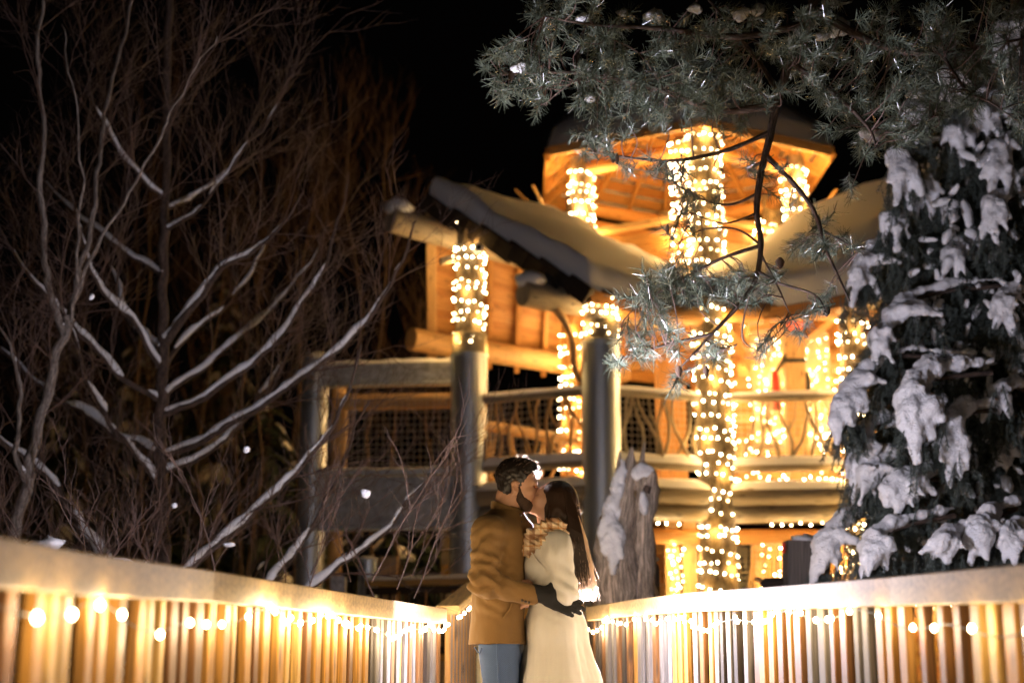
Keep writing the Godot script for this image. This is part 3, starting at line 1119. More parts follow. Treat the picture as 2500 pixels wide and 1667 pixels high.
func pavilion_lights(p1: Vector3, p2: Vector3, p3: Vector3, p4: Vector3, p5: Vector3, p6: Vector3, p7: Vector3) -> void:
	var g := "string lights wound round the pavilion's posts"
	var e := 0.0055
	wound_lights("string lights wound round the leftmost log post, above the left steel pillar", g, p1 + Vector3.UP * 4.82, p1 + Vector3.UP * 6.42, 0.21, 0.15, 0.16, 7, e)
	wound_lights("string lights wound round the short log above the right steel pillar", g, p2 + Vector3.UP * 4.84, p2 + Vector3.UP * 5.45, 0.22, 0.13, 0.13, 7, e)
	wound_lights("string lights wound round the slim post just left of the right steel pillar", g, p5 + Vector3.UP * 3.0, p5 + Vector3.UP * 5.7, 0.2, 0.16, 0.13, 8, e)
	wound_lights("string lights wound round the thick central post from ground to eaves", g, p3 + Vector3.UP * 1.4, p3 + Vector3.UP * 5.4, 0.25, 0.16, 0.165, 9, e)
	wound_lights("string lights wound round the dark post beside the snowy spruce", g, p4 + Vector3.UP * 1.4, p4 + Vector3.UP * 5.5, 0.2, 0.16, 0.16, 9, e)
	wound_lights("string lights wound round the grey trunk rising through the roof into the tower", g, p6 + Vector3.UP * 5.5, p6 + Vector3.UP * 9.3, 0.28, 0.19, 0.18, 9, e * 2.4)
	wound_lights("string lights wound round the post far right behind the spruce", g, p7 + Vector3.UP * 4.6, p7 + Vector3.UP * 6.8, 0.2, 0.17, 0.14, 8, e)
	wound_lights("dense string lights on the tower's orange front post", g, Vector3(2.82, 6.6, -22.3), Vector3(2.82, 9.2, -22.3), 0.2, 0.145, 0.165, 10, e * 1.7)
	wound_lights("string lights wound round the tower's left post", g, Vector3(1.2, 7.0, -23.25), Vector3(1.2, 9.0, -23.25), 0.21, 0.17, 0.17, 8, e * 6.5)
	wound_lights("string lights wound round the tower's right post", g, Vector3(4.84, 6.6, -23.25), Vector3(4.84, 9.0, -23.25), 0.21, 0.17, 0.17, 8, e * 6.5)
	curtain("string lights hung in the tower's right opening above the snowy roof", Vector3(4.0, 0, -22.7), Vector3(4.7, 0, -23.1), 6.7, 7.9, 6, 0.14, 7, e, Vector3.BACK)
	curtain("curtain of string lights behind the clear panel on the upper deck", Vector3(3.45, 0, -20.1), Vector3(4.6, 0, -20.1), 3.9, 5.3, 9, 0.15, 8, e * 0.7, Vector3.BACK)
	curtain("string lights on the upper deck's back wall, above the clear panel and beyond the spruce", Vector3(3.4, 0, -22.3), Vector3(7.6, 0, -22.0), 3.3, 6.0, 16, 0.24, 8, e * 1.6, Vector3.BACK)
	curtain("string lights hung low behind the upper railing, under the clear panel", Vector3(3.0, 0, -20.3), Vector3(4.7, 0, -19.6), 3.05, 3.85, 12, 0.16, 9, e * 0.6, Vector3.BACK)
	curtain("net of string lights on the ground floor's shingle wall", Vector3(3.4, 0, -19.78), Vector3(6.0, 0, -19.25), 1.45, 2.45, 24, 0.15, 9, e * 0.5, Vector3(0.1, 0, 1))
	curtain("string lights beside the bright ground-floor posts", Vector3(2.12, 0, -19.42), Vector3(2.3, 0, -19.42), 1.45, 2.4, 3, 0.12, 7, e * 0.6, Vector3.BACK)
	var o := thing("string_lights", "string lights hung along the beam under the upper deck, right of the central post", "string lights", "", Vector3(3.3, 2.5, -18.3))
	light_string(o, PackedVector3Array([Vector3(3.3, 2.5, -18.55), Vector3(4.6, 2.5, -18.25)]), 0.17, 5, e * 0.6, Vector3(0, -1, 0.6))
	o = thing("string_lights", "three bulbs of a string under the deck's edge beside the driftwood snag", "string lights", "", Vector3(1.8, 2.5, -18.2))
	light_string(o, PackedVector3Array([Vector3(1.65, 2.50, -18.25), Vector3(2.2, 2.49, -18.4)]), 0.19, 0, e)
	o = thing("string_lights", "string lights along the deck edge between the lower rail and the edge log", "string lights", "", Vector3(2.9, 3.1, -18.6))
	light_string(o, PackedVector3Array([Vector3(3.1, 3.12, -18.95), Vector3(4.5, 3.12, -18.75)]), 0.17, 5, e * 0.6, Vector3(0, 0.6, 0.6))
	o = thing("string_lights", "few string lights under the left gable's dark edge", "string lights", "", Vector3(-0.4, 6.6, -18.7))
	light_string(o, PackedVector3Array([P(1108, 540, 18.85), P(1175, 566, 18.7)]), 0.2, 0, e)


func walkway() -> void:
	var o := thing("walkway", "grey steel and timber walkway with wire mesh sides, left of the left steel pillar", "walkway", "", Vector3(-1.6, 0, -19.2))
	pillar("far left steel pillar with a snow cap, behind the bare tree's branches", -2.72, -19.3, 0.19, 4.78, false)
	log_between(o, "log_post", Vector3(-2.44, -0.5, -19.75), Vector3(-2.44, 4.6, -19.75), 0.1, 0.1, M.pine_pale)
	log_between(o, "log_post", Vector3(-2.36, 2.9, -19.6), Vector3(-2.36, 4.4, -19.6), 0.07, 0.07, M.pine_pale)
	plank_between(o, "top_beam", Vector3(-2.6, 4.6, -19.2), Vector3(-0.8, 4.6, -19.0), 0.14, 0.28, M.steel_plate)
	plank_between(o, "beam_flange", Vector3(-2.6, 4.45, -19.17), Vector3(-0.8, 4.45, -18.97), 0.2, 0.03, M.steel)
	var mb := MB.new()
	var rows := []
	for i in 19:
		var t := i / 18.0
		var p := Vector3(-2.6, 4.74, -19.2).lerp(Vector3(-0.8, 4.74, -19.0), t)
		var k := 0.07 + 0.035 * noise.get_noise_2d(t * 6.0, 3.0)
		rows.append(PackedVector3Array([p + Vector3(0, 0, -0.07), p + Vector3(0, k * 0.8, -0.05), p + Vector3(0, k, 0), p + Vector3(0, k * 0.8, 0.05), p + Vector3(0, 0, 0.075)]))
	mb.grid(rows, true)
	part(o, "snow_cover", mb.done(), M.snow)
	log_between(o, "hand_log", Vector3(-2.4, 4.28, -19.5), Vector3(-0.8, 4.28, -19.35), 0.115, 0.11, M.pine_pale)
	wire_grid(o, Vector3(-2.36, 3.3, -19.3), Vector3(-0.82, 3.3, -19.15), 0.98, 0.085, "wire_mesh", 0.0055)
	plank_between(o, "ledge", Vector3(-2.6, 3.24, -19.2), Vector3(-0.8, 3.24, -19.0), 0.3, 0.06, M.steel)
	mb = MB.new()
	rows = []
	for i in 19:
		var t := i / 18.0
		var p := Vector3(-2.6, 3.27, -19.15).lerp(Vector3(-0.8, 3.27, -18.95), t)
		var k := 0.055 + 0.03 * noise.get_noise_2d(t * 6.0, 9.0)
		rows.append(PackedVector3Array([p + Vector3(0, 0, -0.16), p + Vector3(0, k * 0.8, -0.13), p + Vector3(0, k, 0), p + Vector3(0, k * 0.8, 0.09), p + Vector3(0, 0, 0.11)]))
	mb.grid(rows, true)
	part(o, "snow_cover", mb.done(), M.snow)
	plank_between(o, "side_plate", Vector3(-2.6, 2.86, -19.12), Vector3(-0.8, 2.86, -18.92), 0.05, 0.66, M.steel_plate)
	log_between(o, "bottom_pipe", Vector3(-2.6, 2.5, -19.1), Vector3(-0.8, 2.5, -18.9), 0.035, 0.035, M.steel)
	for i in 12:
		var x := -2.6 + i * 0.15
		plank_between(o, "deck_board", Vector3(x, 3.2, -19.2), Vector3(x, 3.2, -20.6), 0.14, 0.04, M.log_grey)
	# things standing lower, left of the couple
	var b := thing("bollard", "short grey steel pipe with a pale timber block beside it, behind the left railing", "bollard", "", Vector3(-1.72, 0, -17.4))
	mb = MB.new()
	mb.cyl(Vector3(-1.74, 0, -17.4), Vector3(-1.74, 1.98, -17.4), 0.12, 0.12, 18)
	part(b, "pipe", mb.done(), M.steel)
	mbox(b, "timber_block", Vector3(-1.5, 1.5, -17.5), Vector3(0.22, 1.05, 0.22), M.pine_pale)
	mbox(b, "grey_block", Vector3(-2.12, 1.1, -17.6), Vector3(0.18, 1.4, 0.2), M.steel_plate)
	mb = MB.new()
	mb.ball(Vector3(-1.74, 1.98, -17.4), Vector3(0.12, 0.05, 0.12), 12, 6, fine, 0.45)
	part(b, "snow_cap", mb.done(), M.snow)
	var f := thing("low_railing", "low wooden railing with dark slats and a snowy top, left behind the man", "railing", "", Vector3(-1.2, 0, -17.0))
	plank_between(f, "top_rail", Vector3(-1.72, 1.68, -17.0), Vector3(-0.4, 1.70, -16.8), 0.14, 0.07, M.fence_pale)
	plank_between(f, "under_rail", Vector3(-1.72, 1.59, -17.0), Vector3(-0.4, 1.61, -16.8), 0.05, 0.09, M.dark_wood)
	plank_between(f, "bottom_rail", Vector3(-1.72, 0.9, -17.0), Vector3(-0.4, 0.92, -16.8), 0.05, 0.09, M.dark_wood)
	for i in 12:
		var t := (i + 0.5) / 12.0
		var p := Vector3(-1.7, 0.9, -17.0).lerp(Vector3(-0.42, 0.92, -16.8), t)
		plank_between(f, "slat", p, p + Vector3.UP * 0.68, 0.07, 0.03, M.dark_wood if i % 3 else M.pine_dark, Vector3.RIGHT)
	mb = MB.new()
	rows = []
	for i in 12:
		var p := Vector3(-1.72, 1.715, -17.0).lerp(Vector3(-0.4, 1.735, -16.8), i / 11.0)
		var k := 0.05 + 0.03 * noise.get_noise_2d(i * 0.5, 1.0)
		rows.append(PackedVector3Array([p + Vector3(0, 0, -0.07), p + Vector3(0, k, -0.03), p + Vector3(0, k, 0.03), p + Vector3(0, 0, 0.072)]))
	mb.grid(rows, true)
	part(f, "snow_cover", mb.done(), M.snow)


# ---------------------------------------------------------------- trees and stumps
func smooth_path(ctrl: PackedVector3Array, per: int) -> PackedVector3Array:
	var out := PackedVector3Array()
	var n := ctrl.size()
	for i in n - 1:
		var a := ctrl[maxi(i - 1, 0)]
		var b := ctrl[i]
		var c := ctrl[i + 1]
		var d := ctrl[mini(i + 2, n - 1)]
		for k in per:
			out.append(b.cubic_interpolate(c, a, d, float(k) / per))
	out.append(ctrl[n - 1])
	return out


func px_path(pts: Array, z0: float, z1: float, per := 7) -> PackedVector3Array:
	var c := PackedVector3Array()
	for i in pts.size():
		var t := float(i) / (pts.size() - 1)
		c.append(P(pts[i][0], pts[i][1], lerpf(z0, z1, t)))
	return smooth_path(c, per)


func radii(n: int, r0: float, r1: float) -> PackedFloat32Array:
	var out := PackedFloat32Array()
	for i in n:
		out.append(lerpf(r0, r1, float(i) / (n - 1)))
	return out


func rand_dir() -> Vector3:
	var z := rng.randf_range(-1, 1)
	var a := rng.randf() * TAU
	return Vector3(sqrt(1 - z * z) * cos(a), z, sqrt(1 - z * z) * sin(a))


func twig(mb: MB, at: Vector3, dir: Vector3, length: float, r: float, depth: int, lift := 0.25) -> void:
	var pts := PackedVector3Array([at])
	var d := dir
	var q := at
	var seg := 5 if depth > 0 else 3
	for i in seg:
		d = (d + rand_dir() * 0.22 + Vector3.UP * lift * 0.2).normalized()
		q += d * length / seg
		pts.append(q)
		if depth > 0:
			var side := (d + rand_dir() * 0.75 + Vector3.UP * lift * 0.5).normalized()
			twig(mb, q, side, length * rng.randf_range(0.3, 0.62), r * 0.62, depth - 1, lift)
	mb.tube(pts, radii(pts.size(), r, r * 0.35), 3 if r < 0.006 else 4, false)


func snow_on(o: Node3D, path: PackedVector3Array, r0: float, r1: float, amount: float, upto := 0.8) -> void:
	var runs := [PackedVector3Array()]
	var rads := [PackedFloat32Array()]
	var n := path.size()
	for i in int(n * upto):
		var t := float(i) / (n - 1)
		var d := (path[mini(i + 1, n - 1)] - path[maxi(i - 1, 0)]).normalized()
		var flat := 1.0 - absf(d.y)
		var r := lerpf(r0, r1, t)
		var k := amount * (0.72 + 0.95 * noise.get_noise_3d(path[i].x * 2.3, path[i].y * 2.3, path[i].z * 2.3 + r0 * 91.0))
		k *= smoothstep(0.02, 0.22, flat)
		if k < 0.28:
			if runs[-1].size() > 0:
				runs.append(PackedVector3Array())
				rads.append(PackedFloat32Array())
			continue
		var up := (Vector3.UP - d * d.y).normalized()
		var s := (r * 0.5 + 0.019 * k) * (1.0 - 0.8 * smoothstep(0.55, 1.0, t / upto))
		runs[-1].append(path[i] + up * (r * 0.75 + 0.006 * k) + Vector3(0.004, 0, 0.010))
		rads[-1].append(s)
	for j in runs.size():
		var mb := MB.new()
		var p: PackedVector3Array = runs[j]
		var q: PackedFloat32Array = rads[j]
		if p.size() < 2:
			continue
		q[0] *= 0.5
		q[-1] *= 0.35
		mb.tube(p, q, 8, true, 0.0, mid, 0.75)
		part(o, "snow", mb.done(), M.snow)


func bare_tree(nm: String, label: String, base: Vector3, bark: Material, limbs: Array, tw: float, group := "") -> void:
	var o := thing(nm, label, "tree", group, base)
	for L: Dictionary in limbs:
		var path := px_path(L.p, L.z0 * 1.18, L.z1 * 1.18)
		# a little life in the line
		for i in range(1, path.size() - 1):
			path[i] += Vector3(noise.get_noise_2d(path[i].y * 3.0, path[i].x * 3.0), 0.6 * noise.get_noise_2d(path[i].x * 3.0, 40.0), noise.get_noise_2d(path[i].y * 2.0, 90.0)) * 0.035
		var r0: float = L.r0 * 1.12
		var r1: float = L.r1 * 1.12
		var mb := MB.new()
		mb.tube(path, radii(path.size(), r0, r1), 8, true, rng.randf(), mid, 0.30)
		var b := part(o, L.get("n", "branch"), mb.done(), bark)
		if L.get("snow", 0.0) > 0.0:
			snow_on(b, path, r0, r1, L.snow, L.get("upto", 0.85))
		if L.get("tw", 1.0) > 0.0:
			mb = MB.new()
			var n := path.size()
			for i in range(int(n * L.get("from", 0.25)), n):
				for k in 2:
					if rng.randf() > tw * L.get("tw", 1.0) * 0.24:
						continue
					var t := float(i) / (n - 1)
					var d := (path[mini(i + 1, n - 1)] - path[maxi(i - 1, 0)]).normalized()
					var dir := (d * 0.8 + rand_dir() * 0.8 + Vector3.UP * 0.25).normalized()
					twig(mb, path[i], dir, rng.randf_range(0.35, 0.95) * L.get("tl", 1.0), clampf(lerpf(r0, r1, t) * 0.3, 0.0028, 0.0065), 2)
			if mb.v.size() > 0:
				var q := part(b, "twigs", mb.done(), M.twig)
				q.set_meta("kind", "stuff")


func left_trees() -> void:
	var z := 9.6
	bare_tree("bare_tree", "bare tree with upright trunk and snow-laden limbs curving up on both sides", P(395, 1500, z * 1.18), M.bark, [
		{"n": "trunk", "p": [[398, 2080], [398, 1740], [396, 1400], [393, 1200], [392, 1000], [397, 800], [400, 600], [405, 300], [412, 0], [416, -120]], "z0": z, "z1": z, "r0": 0.062, "r1": 0.022, "tw": 0.5, "from": 0.55, "tl": 1.5},
		{"p": [[400, 1112], [520, 1062], [620, 1000], [760, 905], [870, 810], [940, 720], [990, 620], [1015, 540]], "z0": z, "z1": z - 0.9, "r0": 0.032, "r1": 0.006, "snow": 1.1},
		{"p": [[400, 1010], [520, 955], [640, 860], [740, 740], [795, 640], [830, 520], [850, 420]], "z0": z, "z1": z - 0.5, "r0": 0.028, "r1": 0.006, "snow": 0.95},
		{"p": [[400, 965], [480, 905], [600, 810], [710, 700], [770, 620], [800, 520]], "z0": z, "z1": z + 0.8, "r0": 0.024, "r1": 0.005, "snow": 0.95},
		{"p": [[402, 1150], [500, 1108], [590, 1035], [670, 910], [700, 860], [760, 760]], "z0": z, "z1": z + 0.5, "r0": 0.026, "r1": 0.007, "snow": 0.9},
		{"p": [[400, 835], [470, 745], [540, 660], [610, 615], [680, 560], [740, 470]], "z0": z, "z1": z - 0.7, "r0": 0.034, "r1": 0.006, "snow": 1.15},
		{"p": [[402, 890], [460, 815], [560, 735], [630, 640], [660, 560], [700, 430]], "z0": z, "z1": z + 1.1, "r0": 0.022, "r1": 0.005, "snow": 0.8},
		{"p": [[385, 975], [300, 925], [210, 830], [125, 735], [40, 625], [-30, 520]], "z0": z, "z1": z - 0.8, "r0": 0.026, "r1": 0.006, "snow": 1.0},
		{"p": [[390, 1105], [350, 1090], [280, 1060], [200, 1005], [100, 945], [0, 850], [-60, 770]], "z0": z, "z1": z + 0.5, "r0": 0.034, "r1": 0.008, "snow": 1.25},
		{"p": [[385, 1175], [310, 1090], [245, 990], [195, 890], [172, 800], [165, 720]], "z0": z, "z1": z - 0.6, "r0": 0.024, "r1": 0.006, "snow": 0.85},
		{"p": [[388, 900], [325, 790], [255, 710], [212, 640], [190, 540], [160, 420]], "z0": z, "z1": z - 0.9, "r0": 0.024, "r1": 0.005, "snow": 0.95},
		{"p": [[388, 850], [330, 800], [290, 725], [270, 640], [240, 520]], "z0": z, "z1": z + 0.7, "r0": 0.024, "r1": 0.005, "snow": 0.9},
		{"p": [[395, 670], [300, 610], [205, 535], [130, 470], [60, 380]], "z0": z, "z1": z + 0.6, "r0": 0.020, "r1": 0.005, "snow": 1.0},
		{"p": [[398, 480], [340, 430], [265, 320], [220, 220], [200, 80]], "z0": z, "z1": z - 0.4, "r0": 0.018, "r1": 0.004, "snow": 0.7, "tl": 1.2},
		{"p": [[398, 510], [470, 480], [560, 410], [620, 300], [650, 150]], "z0": z, "z1": z + 0.6, "r0": 0.018, "r1": 0.004, "snow": 0.8, "tl": 1.2},
		{"p": [[398, 560], [460, 530], [530, 450], [600, 360], [680, 250], [720, 90]], "z0": z, "z1": z - 0.6, "r0": 0.018, "r1": 0.004, "snow": 0.5, "tl": 1.2},
		{"p": [[402, 330], [440, 250], [480, 150], [500, 20], [520, -80]], "z0": z, "z1": z, "r0": 0.014, "r1": 0.004, "tl": 1.2},
	], 1.0)
	z = 8.5
	bare_tree("birch", "pale-barked leaning birch that forks into thin upright stems, at the far left", P(20, 1500, z * 1.18), M.bark_pale, [
		{"n": "trunk", "p": [[-40, 2080], [-20, 1700], [5, 1440], [30, 1310], [62, 1180], [95, 1040], [122, 930], [145, 840], [160, 770]], "z0": z, "z1": z, "r0": 0.044, "r1": 0.030, "snow": 0.35, "tw": 0.3, "upto": 1.0},
		{"n": "stem", "p": [[150, 830], [128, 740], [108, 640], [100, 500], [106, 320], [95, 130], [106, -20], [110, -110]], "z0": z, "z1": z - 0.3, "r0": 0.026, "r1": 0.007, "snow": 0.0, "from": 0.4, "tl": 1.2},
		{"n": "stem", "p": [[155, 800], [182, 710], [205, 620], [236, 480], [246, 330], [290, 140], [320, 0], [340, -100]], "z0": z, "z1": z + 0.4, "r0": 0.023, "r1": 0.006, "snow": 0.3, "from": 0.4, "tl": 1.2},
		{"n": "stem", "p": [[170, 760], [215, 640], [300, 490], [390, 330], [440, 230], [530, 90]], "z0": z, "z1": z - 0.8, "r0": 0.014, "r1": 0.003, "from": 0.2, "tl": 1.1},
		{"n": "stem", "p": [[165, 790], [185, 690], [190, 560], [200, 420], [180, 230], [150, 60]], "z0": z, "z1": z - 0.5, "r0": 0.014, "r1": 0.004, "from": 0.2},
		{"p": [[60, 1190], [40, 1120], [50, 1020], [40, 920], [20, 850], [-20, 760]], "z0": z, "z1": z - 0.4, "r0": 0.020, "r1": 0.006, "snow": 0.8},
	], 0.9)
	z = 8.9
	bare_tree("snowy_sapling", "low snow-covered branches rising right from behind the left railing, before the walkway", P(620, 1520, z * 1.18), M.bark, [
		{"p": [[345, 2080], [360, 1620], [400, 1470], [470, 1380], [560, 1300], [680, 1195], [770, 1095], [830, 1000], [862, 930], [880, 840]], "z0": z, "z1": z - 0.5, "r0": 0.036, "r1": 0.006, "snow": 1.1, "tw": 0.45},
		{"p": [[560, 2080], [580, 1600], [630, 1460], [720, 1345], [780, 1255], [830, 1150], [860, 1060], [900, 980]], "z0": z, "z1": z - 0.3, "r0": 0.026, "r1": 0.006, "snow": 1.0},
		{"p": [[640, 2080], [670, 1600], [740, 1460], [850, 1365], [920, 1315], [960, 1270], [1000, 1220], [1050, 1165], [1095, 1120]], "z0": z, "z1": z - 0.2, "r0": 0.026, "r1": 0.005, "snow": 1.1},
		{"p": [[560, 2080], [570, 1620], [600, 1460], [640, 1380], [690, 1330], [760, 1290], [820, 1240]], "z0": z, "z1": z + 0.4, "r0": 0.016, "r1": 0.004, "snow": 0.4},
	], 0.55, "")
	bare_tree("snowy_sapling", "thick snow-covered branch sloping down to the right behind the left end of the left railing", P(280, 1500, 10.4), M.bark, [
		{"p": [[350, 2080], [340, 1560], [300, 1440], [235, 1350], [180, 1260], [110, 1165], [0, 1070], [-60, 1030]], "z0": 8.8, "z1": 9.0, "r0": 0.036, "r1": 0.018, "snow": 1.3, "upto": 1.0, "from": 0.0},
		{"p": [[250, 1360], [300, 1290], [320, 1200], [300, 1100]], "z0": 8.8, "z1": 8.6, "r0": 0.012, "r1": 0.004, "snow": 0.3, "from": 0.0},
	], 0.9)
	# brush in front of the dark wood
	var o := thing("shrub", "tangle of bare snowy twigs just behind the left railing", "shrub", "", P(450, 1480, 8.4))
	var mb := MB.new()
	for i in 30:
		var s := P(rng.randf_range(-40, 1050), rng.randf_range(1400, 1480), rng.randf_range(8.2, 9.6))
		var d := (Vector3(rng.randf_range(-0.9, 0.9), 1.0, rng.randf_range(-0.4, 0.4))).normalized()
		twig(mb, s, d, rng.randf_range(0.4, 0.8), rng.randf_range(0.004, 0.007), 2, 0.35)
	part(o, "twigs", mb.done(), M.twig).set_meta("kind", "stuff")
	for q: Array in [[115, 1330, 40, 16], [285, 1372, 28, 10], [425, 1235, 9, 8], [600, 1095, 10, 9], [222, 725, 8, 7], [150, 1375, 60, 14], [560, 1330, 14, 6], [890, 1205, 12, 9]]:
		var c := P(q[0], q[1], 8.6)
		mb = MB.new()
		mb.ball(c, Vector3(q[2] * 0.0025, q[3] * 0.0025, q[2] * 0.0018), 10, 6, fine, 0.9)
		part(o, "snow_clump", mb.done(), M.snow)


func background_trees() -> void:
	# slender bare trees behind, their twigs lit by the pavilion
	var spots := [[40, 25.0], [170, 27.0], [290, 23.0], [470, 22.0], [560, 23.0], [640, 22.0], [735, 23.5], [820, 22.5], [900, 24.0], [985, 23.0], [1060, 25.0], [700, 26.0], [330, 21.0]]
	var words := ["slim bare tree with orange-lit twigs, first of the far row from the left edge", "slim bare tree in the far row behind the birch's stems", "slim bare tree in the far row just left of the upright snowy tree", "slim bare tree in the far row just right of the upright snowy tree", "thin distant bare tree above the snowy limbs, fifth of the far row",
		"slim bare tree nearest behind the snowy limbs' tips", "slim bare tree in the far row above the far left pillar", "slim bare tree in the far row above the walkway's left end", "distant slim bare tree above the walkway", "slim bare tree with orange twigs beside the left gable end", "most distant slim bare tree, just above the gable's tip", "distant slim bare tree seen between the far left pillar's neighbours", "distant slim bare tree behind the upright snowy tree"]
	for i in spots.size():
		var z: float = spots[i][1]
		var base := P(spots[i][0], 1500, z)
		base.y = -0.3
		var o := thing("slender_tree", words[i], "tree", "slim bare trees in the dark behind", base)
		var h := rng.randf_range(8.2, 11.5) * (0.78 if i in [9, 10] else 1.0)
		var pts := PackedVector3Array()
		for k in 12:
			var t := k / 11.0
			pts.append(base + Vector3(0.5 * noise.get_noise_2d(t * 1.2, i * 9.0), h * t, 0.5 * noise.get_noise_2d(t * 1.2, i * 9.0 + 50)))
		var mb := MB.new()
		mb.tube(pts, radii(12, 0.045, 0.01), 6)
		part(o, "trunk", mb.done(), M.bark)
		mb = MB.new()
		for k in 17:
			var t := rng.randf_range(0.22 if i < 5 else 0.62, 0.98)
			var at := pts[int(t * 11)].lerp(pts[mini(int(t * 11) + 1, 11)], t * 11 - int(t * 11))
			var a := rng.randf() * TAU
			var d := Vector3(cos(a), rng.randf_range(0.5, 1.3), sin(a)).normalized()
			twig(mb, at, d, rng.randf_range(1.0, 2.4) * (1.15 - t * 0.6), 0.0075, 2, 0.7)
		part(o, "twigs", mb.done(), M.twig_far).set_meta("kind", "stuff")
	# dark snowy spruces at the edge of the wood
	var fr := frond()
	var sf := snow_frond()
	var sp := [[640, 24.0, 5.4], [960, 26.0, 3.6], [520, 36.0, 11.0], [860, 27.0, 3.4], [300, 38.0, 10.0], [110, 36.0, 9.5], [1130, 33.0, 6.0], [720, 25.5, 4.4], [420, 30.0, 6.0], [1040, 24.5, 3.2]]
	var said := ["dark snowy spruce at the wood's edge left of the far left pillar", "dark snowy spruce seen under the walkway", "tall dark spruce in the wood behind the upright snowy tree", "small dark spruce seen under the walkway's left half", "dark tall spruce in the wood left of the upright snowy tree", "dark spruce in the wood behind the birch", "distant dark spruce seen between the two thick steel pillars", "low dark spruce beside the far left pillar", "low dark spruce behind the snowy limbs", "lowest dark spruce behind the low slatted railing"]
	for i in sp.size():
		var z: float = sp[i][1]
		var base := P(sp[i][0], 1500, z)
		base.y = 0.0
		far_spruce(said[i], base, sp[i][2], fr, sf)


func frond() -> ArrayMesh:
	# a drooping bough one metre long: a stem with side fingers of needles
	var mb := MB.new()
	var r := RandomNumberGenerator.new()
	r.seed = 5
	for i in 34:
		var t := i / 33.0
		var s := Vector3(t, -0.25 * t * t, 0)
		for sd: float in [-1.0, 1.0]:
			var L := 0.34 * (1.0 - t * 0.75) * r.randf_range(0.7, 1.1)
			var e := s + Vector3(0.5 * L, -0.35 * L - r.randf() * 0.1, sd * L)
			var w := Vector3(0.028, 0, -0.01 * sd)
			var m := s.lerp(e, 0.5) + Vector3(0, 0.02, 0)
			mb.quad(s - w, m - w * 1.2, m + w * 1.2, s + w)
			mb.quad(m - w * 1.2, e, e, m + w * 1.2)
	return mb.done()


func snow_frond() -> ArrayMesh:
	var mb := MB.new()
	var r := RandomNumberGenerator.new()
	r.seed = 9
	for k in 6:
		var a := (k - 2.5) / 2.5 * 0.75
		var s := Vector3(0.32, 0.03, 0.02 * (k - 2.5))
		var L := r.randf_range(0.35, 0.6)
		var e := s + Vector3(cos(a) * L, -0.30 * L - 0.12, sin(a) * L * 0.8)
		mb.tube(PackedVector3Array([s, s.lerp(e, 0.4) + Vector3.UP * 0.03, s.lerp(e, 0.8), e]), PackedFloat32Array([0.03, 0.042, 0.03, 0.008]), 7, true, 0.0, mid, 0.6)
	return mb.done()


func far_spruce(label: String, base: Vector3, h: float, fr: Mesh, sf: Mesh) -> void:
	var o := thing("spruce_tree", label, "tree", "dark spruces at the wood's edge", base)
	var mb := MB.new()
	mb.cyl(base, base + Vector3.UP * h, 0.14, 0.02, 7)
	part(o, "trunk", mb.done(), M.bark)
	var xs := []
	var ss := []
	var n := int(h * 16)
	for i in n:
		var t := (i + rng.randf()) / n
		var a := rng.randf() * TAU
		var L := (0.35 + 0.26 * h * (1.0 - t)) * rng.randf_range(0.75, 1.1)
		var b := Basis(Vector3.UP, a) * Basis(Vector3(0, 0, 1), -0.25 - 0.25 * (1.0 - t)) * Basis.from_scale(Vector3(L, L, L))
		xs.append(Transform3D(b, base + Vector3.UP * (0.1 + h * t * 0.98)))
		if rng.randf() < 0.14:
			ss.append(Transform3D(b, base + Vector3.UP * (0.13 + h * t * 0.98)))
	many(o, "boughs", fr, M.needle_dark, xs)
	many(o, "snow", sf, M.snow, ss)


func twiglet() -> ArrayMesh:
	var mb := MB.new()
	var r := RandomNumberGenerator.new()
	r.seed = 3
	mb.tube(PackedVector3Array([Vector3.ZERO, Vector3(0.08, 0.004, 0), Vector3(0.16, -0.008, 0)]), PackedFloat32Array([0.003, 0.0025, 0.0015]), 4, false)
	for i in 70:
		var t := r.randf()
		var s := Vector3(0.16 * t, 0.0, 0)
		var a := r.randf() * TAU
		var d := Vector3(0.75, cos(a), sin(a)).normalized()
		var w := d.cross(rand_perp(r, d)).normalized() * 0.0016
		var e := s + d * 0.022
		mb.quad(s - w, s + w, e + w * 0.3, e - w * 0.3)
	return mb.done()


func rand_perp(r: RandomNumberGenerator, d: Vector3) -> Vector3:
	return (d + Vector3(r.randf_range(-1, 1), r.randf_range(-1, 1), r.randf_range(-1, 1))).normalized()


